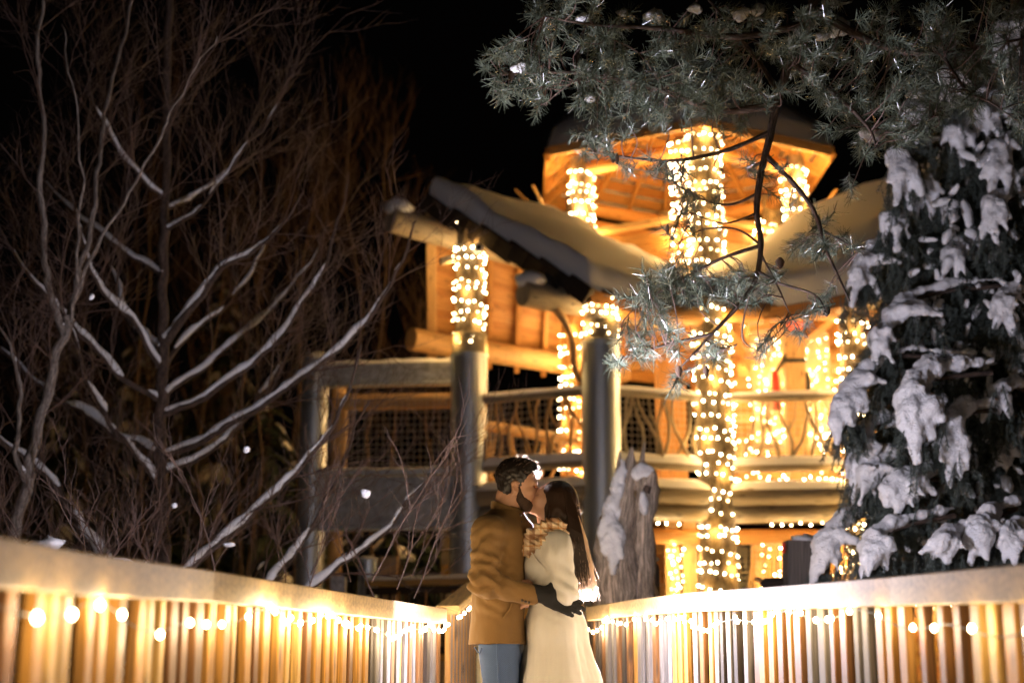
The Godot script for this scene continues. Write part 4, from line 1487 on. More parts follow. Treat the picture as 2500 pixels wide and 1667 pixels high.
# ---------------------------------------------------------------- the snow-laden spruce on the right
func spruce() -> void:
	var base := Vector3(4.3, -0.5, -11.1)
	var o := thing("snowy_spruce", "large spruce at the right, its drooping boughs loaded with thick fingers of snow", "tree", "", base)
	var mb := MB.new()
	mb.tube(PackedVector3Array([base, base + Vector3.UP * 4, base + Vector3.UP * 9]), PackedFloat32Array([0.2, 0.15, 0.04]), 10)
	part(o, "trunk", mb.done(), M.bark)
	# boughs: path in the picture from inside to the tip, distance, thickness, fingers
	var bs := [
		[[[2560, 130], [2440, 200], [2400, 245]], 9.0, 0.062, [[2385, 330], [2412, 342], [2452, 348], [2490, 310], [2350, 300]]],
		[[[2440, 260], [2370, 285], [2335, 305]], 8.9, 0.05, [[2352, 402], [2388, 378], [2300, 350], [2330, 372]]],
		[[[2330, 330], [2240, 350], [2190, 385]], 8.8, 0.06, [[2188, 495], [2224, 508], [2170, 440], [2250, 470]]],
		[[[2420, 420], [2320, 420], [2258, 445]], 9.0, 0.045, [[2235, 545], [2276, 540], [2222, 520]]],
		[[[2560, 310], [2480, 335], [2440, 365]], 8.9, 0.055, [[2418, 482], [2458, 475], [2494, 505], [2400, 430]]],
		[[[2440, 530], [2290, 555], [2180, 580], [2130, 600], [2095, 660]], 9.0, 0.048, [[2080, 745], [2110, 690], [2150, 725], [2200, 640], [2240, 640]]],
		[[[2450, 680], [2330, 690], [2230, 715], [2180, 770], [2145, 830]], 8.7, 0.055, [[2130, 880], [2182, 828], [2172, 860], [2260, 760], [2300, 770]]],
		[[[2380, 860], [2280, 855], [2200, 850], [2130, 890], [2080, 945], [2055, 1000]], 8.6, 0.058, [[2046, 1078], [2122, 978], [2086, 1036], [2160, 930], [2110, 1000]]],
		[[[2420, 880], [2320, 890], [2250, 910], [2225, 985]], 8.3, 0.085, [[2240, 1122], [2275, 1066], [2218, 1060], [2300, 1020], [2206, 1030]]],
		[[[2430, 980], [2360, 990], [2325, 1030]], 8.4, 0.06, [[2322, 1190], [2362, 1142], [2300, 1120], [2345, 1170]]],
		[[[2270, 1000], [2170, 1010], [2115, 1045], [2092, 1120]], 8.7, 0.055, [[2086, 1235], [2130, 1120], [2150, 1090], [2100, 1180]]],
		[[[2320, 1080], [2220, 1085], [2150, 1120], [2110, 1160]], 8.6, 0.048, [[2100, 1230], [2150, 1180], [2185, 1150]]],
		[[[2330, 1150], [2250, 1150], [2190, 1180]], 8.4, 0.062, [[2168, 1232], [2195, 1260], [2240, 1220], [2280, 1200]]],
		[[[2260, 1210], [2150, 1225], [2060, 1265], [2010, 1330]], 8.6, 0.058, [[1984, 1428], [2040, 1360], [2090, 1320], [2000, 1390]]],
		[[[2330, 1240], [2230, 1260], [2150, 1290], [2125, 1340]], 8.2, 0.05, [[2104, 1410], [2122, 1404], [2165, 1385], [2150, 1360], [2190, 1340]]],
		[[[2480, 1220], [2420, 1250], [2390, 1290]], 8.2, 0.06, [[2372, 1370], [2410, 1365], [2350, 1330]]],
		[[[2560, 1270], [2500, 1280], [2470, 1300]], 8.2, 0.055, [[2450, 1370], [2480, 1372], [2440, 1330]]],
		[[[2420, 1270], [2340, 1290], [2300, 1320]], 8.1, 0.05, [[2280, 1360], [2310, 1370], [2250, 1350]]],
		[[[2560, 720], [2500, 700], [2450, 730]], 8.8, 0.05, [[2430, 800], [2470, 820], [2420, 770], [2500, 850]]],
		[[[2400, 600], [2350, 590], [2320, 620]], 8.9, 0.04, [[2300, 680], [2335, 690], [2360, 660]]],
		[[[2520, 590], [2450, 560], [2410, 580]], 9.0, 0.038, [[2390, 630], [2420, 640], [2450, 620]]],
		[[[2580, 20], [2500, 40], [2450, 70]], 8.9, 0.055, [[2430, 150], [2462, 165], [2490, 130]]],
		[[[2420, 130], [2350, 150], [2310, 180]], 8.8, 0.045, [[2295, 250], [2325, 262], [2350, 225]]],
		[[[2330, 230], [2270, 240], [2225, 265]], 8.8, 0.045, [[2210, 330], [2240, 345], [2265, 310]]],
		[[[2560, 470], [2470, 470], [2420, 500]], 8.8, 0.05, [[2400, 580], [2432, 590], [2460, 560]]],
		[[[2350, 480], [2240, 500], [2170, 530]], 8.9, 0.042, [[2160, 600], [2190, 610], [2220, 580]]],
		[[[2540, 960], [2480, 930], [2430, 960]], 8.7, 0.045, [[2440, 1010], [2470, 1000], [2400, 1030]]],
	]
	for i in 34:
		var x := rng.randf_range(2150, 2560)
		var y := rng.randf_range(330, 1330)
		if x < 2300 and y < 1150:
			x += 180
		bs.append([[[x + 110, y - 20], [x + 40, y - 8], [x, y + 14]], rng.randf_range(8.9, 9.9), rng.randf_range(0.028, 0.045), [[x - 18, y + rng.randf_range(40, 75)], [x + 16, y + rng.randf_range(30, 65)], [x + 48, y + rng.randf_range(25, 60)]]])
	var needles := []
	for b: Array in bs:
		var z: float = b[1] * 1.12
		var pts: Array = b[0]
		var path := px_path(pts, z + 0.25, z, 5)
		var r: float = b[2] * 1.12
		mb = MB.new()
		var low := PackedVector3Array()
		for p in path:
			low.append(p + Vector3.DOWN * r * 0.9)
		mb.tube(low, radii(low.size(), 0.02, 0.008), 6)
		var br := part(o, "bough", mb.done(), M.bark)
		var sf := Field.new()
		sf.k = 0.045
		var step := maxi(1, path.size() / 6)
		for k in range(0, path.size() - 1, step):
			var k2 := mini(k + step, path.size() - 1)
			var ta := float(k) / (path.size() - 1)
			var tb := float(k2) / (path.size() - 1)
			sf.cap(path[k], path[k2], r * (0.35 + 0.6 * smoothstep(0.1, 0.9, ta) + 0.2 * sin(k * 1.3 + r * 300.0)), r * (0.35 + 0.6 * smoothstep(0.1, 0.9, tb) + 0.2 * sin(k2 * 1.3 + r * 300.0)))
		var tips: Array = b[3]
		var last: Array = pts[-1]
		for k in 4:
			var g: Array = pts[rng.randi_range(maxi(0, pts.size() - 2), pts.size() - 1)]
			tips = tips + [[lerpf(g[0], last[0], rng.randf()) + rng.randf_range(-30, 44), g[1] + rng.randf_range(20, 66)]]
		for f: Array in tips:
			var own: bool = b[3].has(f)
			var e := P(f[0], f[1], z - rng.randf_range(0.0, 0.12))
			var best := path[-1]
			for p in path:
				if (p - e).length() < (best - e).length():
					best = p
			var s := best.lerp(path[-1], 0.3)
			var mid := s.lerp(e, 0.5) + Vector3(rng.randf_range(-0.03, 0.03), 0.02, 0.03)
			var w := r * (0.92 if own else 0.55) * rng.randf_range(0.8, 1.15)
			sf.cap(s, mid, w, w * rng.randf_range(0.7, 1.0))
			sf.cap(mid, e, w * rng.randf_range(0.65, 0.95), w * rng.randf_range(0.32, 0.5), 1.0, 0.03)
			for k in 9:
				var q := s.lerp(e, rng.randf()) + Vector3(rng.randf_range(-0.06, 0.09), -rng.randf_range(0.02, 0.12), -rng.randf_range(-0.02, 0.1))
				needles.append(needle_xf(q, Vector3(rng.randf_range(-0.5, 0.3), -1.0, rng.randf_range(-0.4, 0.4)), rng.randf_range(0.9, 1.4)))
		mb = MB.new()
		sf.mesh_into(mb, 0.014, func(q: Vector3, g: Vector3): return 0.022 * noise.get_noise_3d(q.x * 9.0, q.y * 7.0, q.z * 9.0) + 0.010 * noise.get_noise_3d(q.x * 28.0, q.y * 28.0, q.z * 28.0) - 0.004)
		part(br, "snow", mb.done(), M.snow)
		for k in path.size() * 2:
			var q := path[k / 2] + Vector3(rng.randf_range(-0.1, 0.1), -r - rng.randf_range(0.0, 0.18), rng.randf_range(-0.15, 0.05))
			needles.append(needle_xf(q, Vector3(rng.randf_range(-0.7, 0.3), -1.0, rng.randf_range(-0.5, 0.5)), rng.randf_range(1.1, 1.8)))
	# dark depth of the crown
	for i in 5200:
		var x := 2560.0 - pow(rng.randf(), 0.75) * 420.0
		var y := rng.randf_range(130, 1400)
		var edge := lerpf(2330, 2060, smoothstep(200.0, 1100.0, y))
		if x < edge:
			continue
		var q := P(x, y, rng.randf_range(10.0, 11.2))
		needles.append(needle_xf(q, Vector3(rng.randf_range(-0.9, 0.5), -0.9, rng.randf_range(-0.3, 0.6)), rng.randf_range(1.2, 2.3)))
	many(o, "needles", twiglet(), M.needle_frosted, needles)
	# crumbs of snow on the inner twigs
	var crumbs := []
	for i in 420:
		var x := 2560.0 - pow(rng.randf(), 0.8) * 400.0
		var y := rng.randf_range(200, 1380)
		if x < lerpf(2350, 2090, smoothstep(200.0, 1100.0, y)):
			continue
		var s := rng.randf_range(0.012, 0.042)
		crumbs.append(Transform3D(Basis.from_euler(Vector3(rng.randf() * 6, rng.randf() * 6, rng.randf_range(0.6, 1.6))) * Basis.from_scale(Vector3(s * rng.randf_range(1.4, 3.2), s * 0.8, s)), P(x, y, rng.randf_range(9.85, 10.4))))
	mb = MB.new()
	mb.ball(Vector3.ZERO, Vector3.ONE, 8, 6, fine, 0.75)
	many(o, "snow_crumbs", mb.done(), M.snow, crumbs)


func needle_xf(at: Vector3, dir: Vector3, s: float) -> Transform3D:
	var x := dir.normalized()
	var y := x.cross(rand_dir()).normalized()
	return Transform3D(Basis(x, y, x.cross(y)) * Basis.from_scale(Vector3.ONE * s), at)


# ---------------------------------------------------------------- the pine overhead
func tuft(seed_: int, n: int) -> ArrayMesh:
	var mb := MB.new()
	var r := RandomNumberGenerator.new()
	r.seed = seed_
	mb.tube(PackedVector3Array([Vector3(-0.05, 0, 0), Vector3(0.05, 0, 0)]), PackedFloat32Array([0.0035, 0.0025]), 4, false)
	for i in n:
		var s := Vector3(r.randf_range(-0.045, 0.05), 0, 0)
		var a := r.randf() * TAU
		var lean := r.randf_range(0.35, 1.5)
		var d := Vector3(lean, cos(a), sin(a)).normalized()
		var L := r.randf_range(0.05, 0.08)
		var u := d.cross(rand_perp(r, d)).normalized()
		var w := d.cross(u)
		var e := s + d * L + Vector3(0, r.randf_range(-0.006, 0.006), 0)
		var t := 0.0021
		var m := s.lerp(e, 0.6)
		# a three-sided needle
		for k in 3:
			var a0 := TAU * k / 3.0
			var a1 := TAU * (k + 1) / 3.0
			var p0 := (u * cos(a0) + w * sin(a0)) * t
			var p1 := (u * cos(a1) + w * sin(a1)) * t
			mb.quad(s + p1 * 0.7, s + p0 * 0.7, e + p0 * 0.35, e + p1 * 0.35)
	return mb.done()


func pine() -> void:
	var base := Vector3(3.75, -0.5, -7.4)
	var o := thing("pine_tree", "long-needled pine whose limbs hang down from the top right in front of the pavilion", "tree", "", base)
	var mb := MB.new()
	mb.tube(PackedVector3Array([base, base + Vector3(0.05, 3, 0), base + Vector3(-0.1, 7.5, 0.1)]), PackedFloat32Array([0.2, 0.17, 0.09]), 12)
	part(o, "trunk", mb.done(), M.bark)
	var mains := [
		[[[3140, -420], [2700, -330], [2300, -180], [2020, -60]], 0.050, 0.026],
		[[[2020, -60], [1945, 100], [1900, 240], [1878, 340], [1855, 440], [1848, 520], [1858, 600], [1842, 690], [1790, 760], [1740, 815], [1690, 868]], 0.026, 0.007],
		[[[1872, 380], [1940, 450], [1990, 520], [2018, 610], [2050, 680], [2075, 735]], 0.016, 0.004],
		[[[1885, 320], [1780, 365], [1650, 392], [1540, 385], [1450, 372]], 0.014, 0.004],
		[[[1895, 255], [1760, 270], [1600, 215], [1430, 180], [1300, 178], [1200, 185]], 0.022, 0.004],
		[[[1960, 60], [1800, 90], [1620, 70], [1450, 60], [1330, 40]], 0.022, 0.004],
		[[[1980, 20], [2150, 110], [2300, 130], [2520, 90]], 0.024, 0.006],
		[[[1858, 600], [1760, 632], [1650, 690], [1570, 735]], 0.012, 0.004],
		[[[1848, 660], [1900, 690], [1990, 720], [2020, 770]], 0.010, 0.003],
		[[[1740, 815], [1640, 838], [1560, 862], [1500, 880]], 0.009, 0.004],
		[[[1720, 830], [1760, 850], [1800, 840]], 0.006, 0.003],
		[[[1930, 150], [2040, 230], [2120, 310], [2140, 360]], 0.016, 0.004],
		[[[2005, 560], [2060, 590], [2110, 620]], 0.006, 0.003],
		[[[1900, 230], [1860, 160], [1780, 60], [1700, -40]], 0.016, 0.005],
		[[[1620, 215], [1560, 130], [1480, 90]], 0.008, 0.003],
		[[[1860, 600], [1800, 560], [1720, 560], [1660, 590]], 0.007, 0.003],
		[[[1855, 470], [1780, 500], [1700, 480], [1640, 440]], 0.008, 0.003],
		[[[1848, 520], [1770, 545], [1690, 520]], 0.006, 0.003],
		[[[1690, 868], [1660, 900], [1650, 930]], 0.005, 0.003],
		[[[1430, 180], [1370, 220], [1335, 250]], 0.006, 0.003],
		[[[2300, 130], [2360, 220], [2420, 250], [2490, 300]], 0.010, 0.003], [[[2120, 310], [2200, 320], [2290, 280]], 0.007, 0.003],
		[[[1842, 690], [1820, 760], [1815, 830], [1860, 860]], 0.006, 0.003],
		[[[1858, 620], [1900, 700], [1930, 770]], 0.007, 0.003],
	]
	var samples := PackedVector3Array()
	var pxs := PackedVector2Array()
	for i in mains.size():
		var m: Array = mains[i]
		var z0 := 7.15 + 0.25 * sin(i * 2.1)
		if i < 2:
			z0 = 7.1
		var path := px_path(m[0], 7.1, z0, 6)
		mb = MB.new()
		mb.tube(path, radii(path.size(), m[1], m[2]), 7, true, 0.0, fine, 0.35)
		part(o, "limb", mb.done(), M.bark)
		for k in path.size():
			samples.append(path[k])
	var blobs := [[1255, 165, 85, 60, 34], [1235, 210, 40, 30, 8], [1420, 130, 120, 80, 46], [1400, 40, 110, 50, 34], [1332, 235, 45, 45, 12], [1440, 245, 45, 35, 14], [1560, 140, 150, 110, 66], [1720, 120, 150, 120, 70], [1620, 262, 150, 50, 46], [1480, 330, 80, 35, 20], [1450, 365, 45, 25, 8], [1790, 260, 90, 70, 36],
		[1900, 140, 120, 130, 64], [2050, 120, 130, 120, 72], [2200, 110, 160, 120, 84], [2380, 80, 140, 100, 64], [2080, 270, 100, 60, 30], [2190, 270, 90, 60, 30], [2125, 340, 50, 40, 14], [2330, 200, 90, 60, 20], [1600, 690, 60, 45, 18], [1720, 690, 120, 50, 40], [1840, 690, 80, 50, 24], [1570, 745, 50, 40, 14], [1600, 790, 50, 40, 14], [1590, 860, 55, 40, 14], [1505, 870, 30, 26, 7], [1530, 820, 30, 30, 6],
		[1655, 830, 40, 40, 10], [1750, 850, 40, 30, 8], [1860, 850, 28, 28, 6], [1935, 790, 40, 30, 8], [1650, 925, 36, 20, 6], [2060, 610, 60, 40, 14], [2010, 520, 40, 40, 6], [2065, 455, 16, 16, 2], [1600, 520, 90, 90, 12], [1720, 520, 100, 70, 12], [1690, 420, 70, 30, 10], [1900, 470, 60, 60, 8], [1960, 610, 60, 60, 9], [1985, 750, 40, 30, 10], [2420, 200, 110, 70, 34], [2300, 270, 90, 50, 24], [2480, 290, 60, 60, 16], [2200, 330, 70, 40, 14], [1800, 400, 60, 40, 10], [1560, 400, 70, 25, 10]]
	var tw := MB.new()
	var xs := [[], [], []]
	for b: Array in blobs:
		for i in int(b[4] * (0.54 if b[1] < 420 else 0.55)):
			var a := rng.randf() * TAU
			var rr := sqrt(rng.randf())
			var q := P(b[0] + cos(a) * rr * b[2], b[1] + sin(a) * rr * b[3], 7.15 + rng.randf_range(-0.35, 0.4))
			var best := samples[0]
			var bd := 1e9
			for s in samples:
				var dd := (s - q).length_squared()
				if dd < bd:
					bd = dd
					best = s
			var d := (q - best).normalized()
			d = (d + rand_dir() * 0.5 + Vector3.DOWN * 0.1).normalized()
			var mid := best.lerp(q, 0.5) + rand_dir() * 0.04
			tw.tube(smooth_path(PackedVector3Array([best, mid, q]), 3), radii(7, 0.0042, 0.002), 4, false)
			xs[rng.randi() % 3].append(needle_xf(q, d, rng.randf_range(0.85, 1.15)))
			if rng.randf() < 0.75:
				xs[rng.randi() % 3].append(needle_xf(q - d * 0.07, (d + rand_dir() * 0.3).normalized(), rng.randf_range(0.8, 1.05)))
	part(o, "twigs", tw.done(), M.twig).set_meta("kind", "stuff")
	for i in 3:
		many(o, "needles", tuft(11 + i, 34), M.needle, xs[i])
	for q: Array in [[1600, 40, 26, 22], [1960, 65, 20, 36], [2045, 68, 34, 26], [1810, 35, 24, 16], [1265, 165, 26, 14], [1440, 240, 18, 12], [1850, 25, 20, 20], [2120, 325, 26, 24], [1975, 180, 16, 26], [1420, 45, 20, 12], [2190, 210, 18, 16], [2010, 90, 18, 12], [1520, 30, 18, 12], [2240, 230, 24, 14], [1700, 20, 22, 14]]:
		mb = MB.new()
		mb.ball(P(q[0], q[1], 7.3), Vector3(q[2], q[3], q[2]) * 0.0019, 10, 7, fine, 0.9)
		part(o, "snow_clump", mb.done(), M.snow)
	for q: Array in [[1496, 383], [1506, 386], [1248, 185], [1415, 195], [1330, 220], [2018, 757], [1724, 905], [1658, 905], [1905, 640], [1630, 560]]:
		var c := P(q[0], q[1], 7.0)
		mb = MB.new()
		mb.tube(PackedVector3Array([c + Vector3(0, 0.025, 0), c + Vector3(0, 0.012, 0), c, c + Vector3(0, -0.02, 0), c + Vector3(0, -0.034, 0)]), PackedFloat32Array([0.006, 0.015, 0.018, 0.012, 0.003]), 8, true, 0.0, noise, 1.2)
		part(o, "pine_cone", mb.done(), M.cone)


func stumps() -> void:
	var z := 10.6
	var o := thing("tree_snag", "tall broken driftwood snag with snow packed in its cracks, right of the woman", "snag", "", P(1515, 1520, z))
	var s := z / F
	for g: Array in [
			["stem", [[1506, 2060, 66], [1506, 1560, 62], [1506, 1470, 57], [1504, 1400, 54], [1506, 1330, 49], [1513, 1270, 40], [1522, 1215, 31], [1532, 1165, 21], [1540, 1125, 12], [1543, 1092, 3]]],
			["stem", [[1568, 2060, 36], [1568, 1560, 36], [1570, 1470, 34], [1568, 1380, 30], [1572, 1280, 28], [1578, 1210, 29], [1578, 1165, 26], [1570, 1138, 16], [1566, 1120, 4]]],
			["splinter", [[1560, 1200, 14], [1566, 1150, 10], [1570, 1110, 7], [1573, 1080, 2]]],
			["splinter", [[1510, 1240, 16], [1506, 1180, 10], [1512, 1130, 6], [1514, 1100, 2]]]]:
		var ctrl := PackedVector3Array()
		var rad := PackedFloat32Array()
		for q: Array in g[1]:
			ctrl.append(P(q[0], q[1], z))
			rad.append(q[2] * s)
		var path := smooth_path(ctrl, 4)
		var rr := PackedFloat32Array()
		for i in path.size():
			var t := float(i) / 4.0
			var k := mini(int(t), rad.size() - 2)
			rr.append(lerpf(rad[k], rad[k + 1], t - k))
		var mb := MB.new()
		mb.tube(path, rr, 18, true, rng.randf(), mid, 0.45)
		part(o, g[0], mb.done(), M.snag)
	var f := Field.new()
	f.k = 0.05
	for q: Array in [[1482, 1290, 22, 40, 0.11], [1492, 1250, 20, 34, 0.09], [1506, 1195, 15, 44, 0.07], [1518, 1150, 9, 34, 0.05], [1476, 1335, 16, 22, 0.14], [1500, 1310, 20, 26, 0.15], [1494, 1375, 9, 30, 0.165], [1512, 1345, 7, 22, 0.165]]:
		f.ell(P(q[0], q[1], z) + Vector3(0, 0, q[4]), Vector3(q[2] * s, q[3] * s, 0.045))
	field_part(o, "packed_snow", f, 0.014, M.snow, func(q: Vector3, g: Vector3): return 0.03 * noise.get_noise_3d(q.x * 9.0, q.y * 7.0, q.z * 9.0) + 0.012 * noise.get_noise_3d(q.x * 30.0, q.y * 24.0, q.z * 30.0))
	f = Field.new()
	f.k = 0.04
	for q: Array in [[1566, 1148, 22, 16, 0.05], [1582, 1156, 16, 14, 0.05], [1568, 1225, 9, 26, 0.10], [1571, 1250, 8, 14, 0.10], [1555, 1160, 14, 16, 0.06]]:
		f.ell(P(q[0], q[1], z) + Vector3(0, 0, q[4]), Vector3(q[2] * s, q[3] * s, 0.04))
	field_part(o, "packed_snow", f, 0.014, M.snow, func(q: Vector3, g: Vector3): return 0.02 * noise.get_noise_3d(q.x * 12.0, q.y * 9.0, q.z * 12.0))
	var mb2 := MB.new()
	mb2.tube(PackedVector3Array([P(1574, 1205, z) + Vector3(0, 0, 0.09), P(1580, 1190, z) + Vector3(0, 0, 0.10)]), PackedFloat32Array([0.03, 0.025]), 10)
	part(o, "knot_hole", mb2.done(), M.bark)
	var zz := 10.9
	var a := thing("plank_post", "upright grey plank post standing left against the driftwood snag", "post", "", P(1483, 1530, zz))
	plank_between(a, "plank", P(1484, 2060, zz), P(1484, 1320, zz), 0.12, 0.09, M.grey_wood, Vector3.RIGHT)
	var b := thing("plank_post", "short round-topped grey post at the right foot of the driftwood snag", "post", "", P(1595, 1530, zz))
	mb2 = MB.new()
	mb2.tube(PackedVector3Array([P(1595, 2060, zz), P(1595, 1400, zz), P(1595, 1380, zz), P(1596, 1368, zz)]), PackedFloat32Array([0.05, 0.05, 0.04, 0.012]), 10)
	part(b, "stem", mb2.done(), M.grey_wood)
	mb2 = MB.new()
	mb2.ball(P(1595, 1366, zz), Vector3(0.04, 0.025, 0.04), 10, 6, fine, 0.75)
	part(b, "snow_cap", mb2.done(), M.snow)
	var c := thing("timber_post", "thick short square grey post with a snow cap, behind the right railing", "post", "", P(1950, 1500, 10.5))
	plank_between(c, "post", P(1951, 2060, 10.5), P(1951, 1322, 10.5), 0.235, 0.2, M.grey_wood, Vector3.RIGHT)
	mb2 = MB.new()
	mb2.ball(P(1962, 1320, 10.5), Vector3(0.09, 0.045, 0.09), 12, 7, fine, 0.75)
	part(c, "snow_cap", mb2.done(), M.snow)
	plank_between(c, "hinge_plate", P(1914, 1350, 10.38), P(1914, 1325, 10.38), 0.03, 0.02, M.red, Vector3.RIGHT)
	var t := thing("trough", "dark brown rounded trough left of the thick short square post", "trough", "", P(1885, 1500, 10.6))
	mb2 = MB.new()
	mb2.tube(PackedVector3Array([P(1862, 1432, 10.6), P(1870, 1424, 10.6), P(1925, 1422, 10.6)]), PackedFloat32Array([0.03, 0.04, 0.04]), 10)
	part(t, "body", mb2.done(), M.dark_wood)
	mb2 = MB.new()
	mb2.bar(P(1846, 1412, 10.7), P(1880, 1428, 10.7), 0.06, 0.03)
	part(t, "lid", mb2.done(), M.pine)
	plank_between(t, "leg", P(1890, 1440, 10.6), P(1890, 2060, 10.6), 0.05, 0.05, M.dark_wood, Vector3.RIGHT)


# ---------------------------------------------------------------- people
# a field of joined tapered capsules and ellipsoids, meshed as surface nets
class Field:
	var prims := []
	var cuts := []
	var k := 0.02

	func cap(a: Vector3, b: Vector3, ra: float, rb: float, zs := 1.0, kk := -1.0) -> void:
		prims.append([0, a, b, ra, rb, zs, kk])

	func ell(c: Vector3, r: Vector3, tilt := 0.0, kk := -1.0) -> void:
		prims.append([1, c, r, Basis(Vector3(0, 0, 1), tilt).inverse(), 0.0, 1.0, kk])

	func cut_cap(a: Vector3, b: Vector3, ra: float, rb: float, zs := 1.0) -> void:
		cuts.append([0, a, b, ra, rb, zs, 0.0])

	func cut_ell(c: Vector3, r: Vector3, tilt := 0.0) -> void:
		cuts.append([1, c, r, Basis(Vector3(0, 0, 1), tilt).inverse(), 0.0, 1.0, 0.0])

	func dist(p: Array, q: Vector3) -> float:
		if p[0] == 0:
			var a: Vector3 = p[1]
			var b: Vector3 = p[2]
			var zs: float = p[5]
			var ab := b - a
			ab.z /= zs
			var aq := q - a
			aq.z /= zs
			var t := clampf(aq.dot(ab) / maxf(ab.length_squared(), 1e-9), 0.0, 1.0)
			return (aq - ab * t).length() - lerpf(p[3], p[4], t)
		var r: Vector3 = p[2]
		var l: Vector3 = (p[3] as Basis) * (q - (p[1] as Vector3))
		var n := (l / r).length()
		return (n - 1.0) * minf(r.x, minf(r.y, r.z)) if n < 0.6 else n * (n - 1.0) / maxf((l / (r * r)).length(), 1e-6)

	func box(p: Array, pad: float) -> AABB:
		if p[0] == 0:
			var m := maxf(p[3], p[4]) + pad
			var e := Vector3(m, m, m * p[5])
			var a: Vector3 = p[1]
			var b: Vector3 = p[2]
			return AABB(a.min(b) - e, (a.max(b) + e) - (a.min(b) - e))
		var r: Vector3 = p[2]
		var w := maxf(r.x, r.y)
		var e2 := Vector3(w, w, r.z) + Vector3.ONE * pad
		return AABB((p[1] as Vector3) - e2, e2 * 2.0)

	func mesh_into(mb: MB, cell: float, bump = null) -> void:
		var all := box(prims[0], cell * 3)
		for p: Array in prims:
			all = all.merge(box(p, cell * 3))
		var o := all.position
		var nx := int(all.size.x / cell) + 2
		var ny := int(all.size.y / cell) + 2
		var nz := int(all.size.z / cell) + 2
		var f := PackedFloat32Array()
		f.resize(nx * ny * nz)
		f.fill(1.0)
		for p: Array in prims:
			var kk: float = p[6] if p[6] >= 0.0 else k
			var b := box(p, kk + cell * 2)
			var i0 := ((b.position - o) / cell).floor().max(Vector3.ZERO)
			var i1 := ((b.end - o) / cell).ceil().min(Vector3(nx - 1, ny - 1, nz - 1))
			for z in range(int(i0.z), int(i1.z) + 1):
				for y in range(int(i0.y), int(i1.y) + 1):
					var row := (z * ny + y) * nx
					for x in range(int(i0.x), int(i1.x) + 1):
						var d := dist(p, o + Vector3(x, y, z) * cell)
						var e := f[row + x]
						if kk > 0.0:
							var h := maxf(kk - absf(d - e), 0.0) / kk
							f[row + x] = minf(d, e) - h * h * kk * 0.25
						else:
							f[row + x] = minf(d, e)
		for p: Array in cuts:
			var b := box(p, cell * 2)
			var i0 := ((b.position - o) / cell).floor().max(Vector3.ZERO)
			var i1 := ((b.end - o) / cell).ceil().min(Vector3(nx - 1, ny - 1, nz - 1))
			for z in range(int(i0.z), int(i1.z) + 1):
				for y in range(int(i0.y), int(i1.y) + 1):
					var row := (z * ny + y) * nx
					for x in range(int(i0.x), int(i1.x) + 1):
						var d := -dist(p, o + Vector3(x, y, z) * cell)
						f[row + x] = maxf(f[row + x], d)
		var at := PackedInt32Array()
		at.resize(nx * ny * nz)
		at.fill(-1)
		var sx := 1
		var sy := nx
		var sz := nx * ny
		var base := mb.v.size()
		var cnt := 0
		for z in nz - 1:
			for y in ny - 1:
				for x in nx - 1:
					var i := z * sz + y * sy + x
					var c0 := f[i]
					var c1 := f[i + sx]
					var c2 := f[i + sy]
					var c3 := f[i + sx + sy]
					var c4 := f[i + sz]
					var c5 := f[i + sz + sx]
					var c6 := f[i + sz + sy]
					var c7 := f[i + sz + sy + sx]
					var mn := minf(minf(minf(c0, c1), minf(c2, c3)), minf(minf(c4, c5), minf(c6, c7)))
					if mn >= 0.0:
						continue
					var mxv := maxf(maxf(maxf(c0, c1), maxf(c2, c3)), maxf(maxf(c4, c5), maxf(c6, c7)))
					if mxv < 0.0:
						continue
					var s := Vector3.ZERO
					var n := 0
					if (c0 < 0) != (c1 < 0): s += Vector3(c0 / (c0 - c1), 0, 0); n += 1
					if (c2 < 0) != (c3 < 0): s += Vector3(c2 / (c2 - c3), 1, 0); n += 1
					if (c4 < 0) != (c5 < 0): s += Vector3(c4 / (c4 - c5), 0, 1); n += 1
					if (c6 < 0) != (c7 < 0): s += Vector3(c6 / (c6 - c7), 1, 1); n += 1
					if (c0 < 0) != (c2 < 0): s += Vector3(0, c0 / (c0 - c2), 0); n += 1
					if (c1 < 0) != (c3 < 0): s += Vector3(1, c1 / (c1 - c3), 0); n += 1
					if (c4 < 0) != (c6 < 0): s += Vector3(0, c4 / (c4 - c6), 1); n += 1
					if (c5 < 0) != (c7 < 0): s += Vector3(1, c5 / (c5 - c7), 1); n += 1
					if (c0 < 0) != (c4 < 0): s += Vector3(0, 0, c0 / (c0 - c4)); n += 1
					if (c1 < 0) != (c5 < 0): s += Vector3(1, 0, c1 / (c1 - c5)); n += 1
					if (c2 < 0) != (c6 < 0): s += Vector3(0, 1, c2 / (c2 - c6)); n += 1
					if (c3 < 0) != (c7 < 0): s += Vector3(1, 1, c3 / (c3 - c7)); n += 1
					var g := Vector3(c1 - c0 + c3 - c2 + c5 - c4 + c7 - c6, c2 - c0 + c3 - c1 + c6 - c4 + c7 - c5, c4 - c0 + c5 - c1 + c6 - c2 + c7 - c3)
					g = g.normalized() if g.length_squared() > 1e-14 else Vector3.UP
					var q := o + (Vector3(x, y, z) + s / n) * cell
					if bump != null:
						q += g * bump.call(q, g)
					at[i] = base + cnt
					cnt += 1
					mb.v.append(q)
					mb.n.append(g)
					mb.uv.append(Vector2(q.x + q.z, q.y))
		var fn := PackedVector3Array()
		fn.resize(cnt)
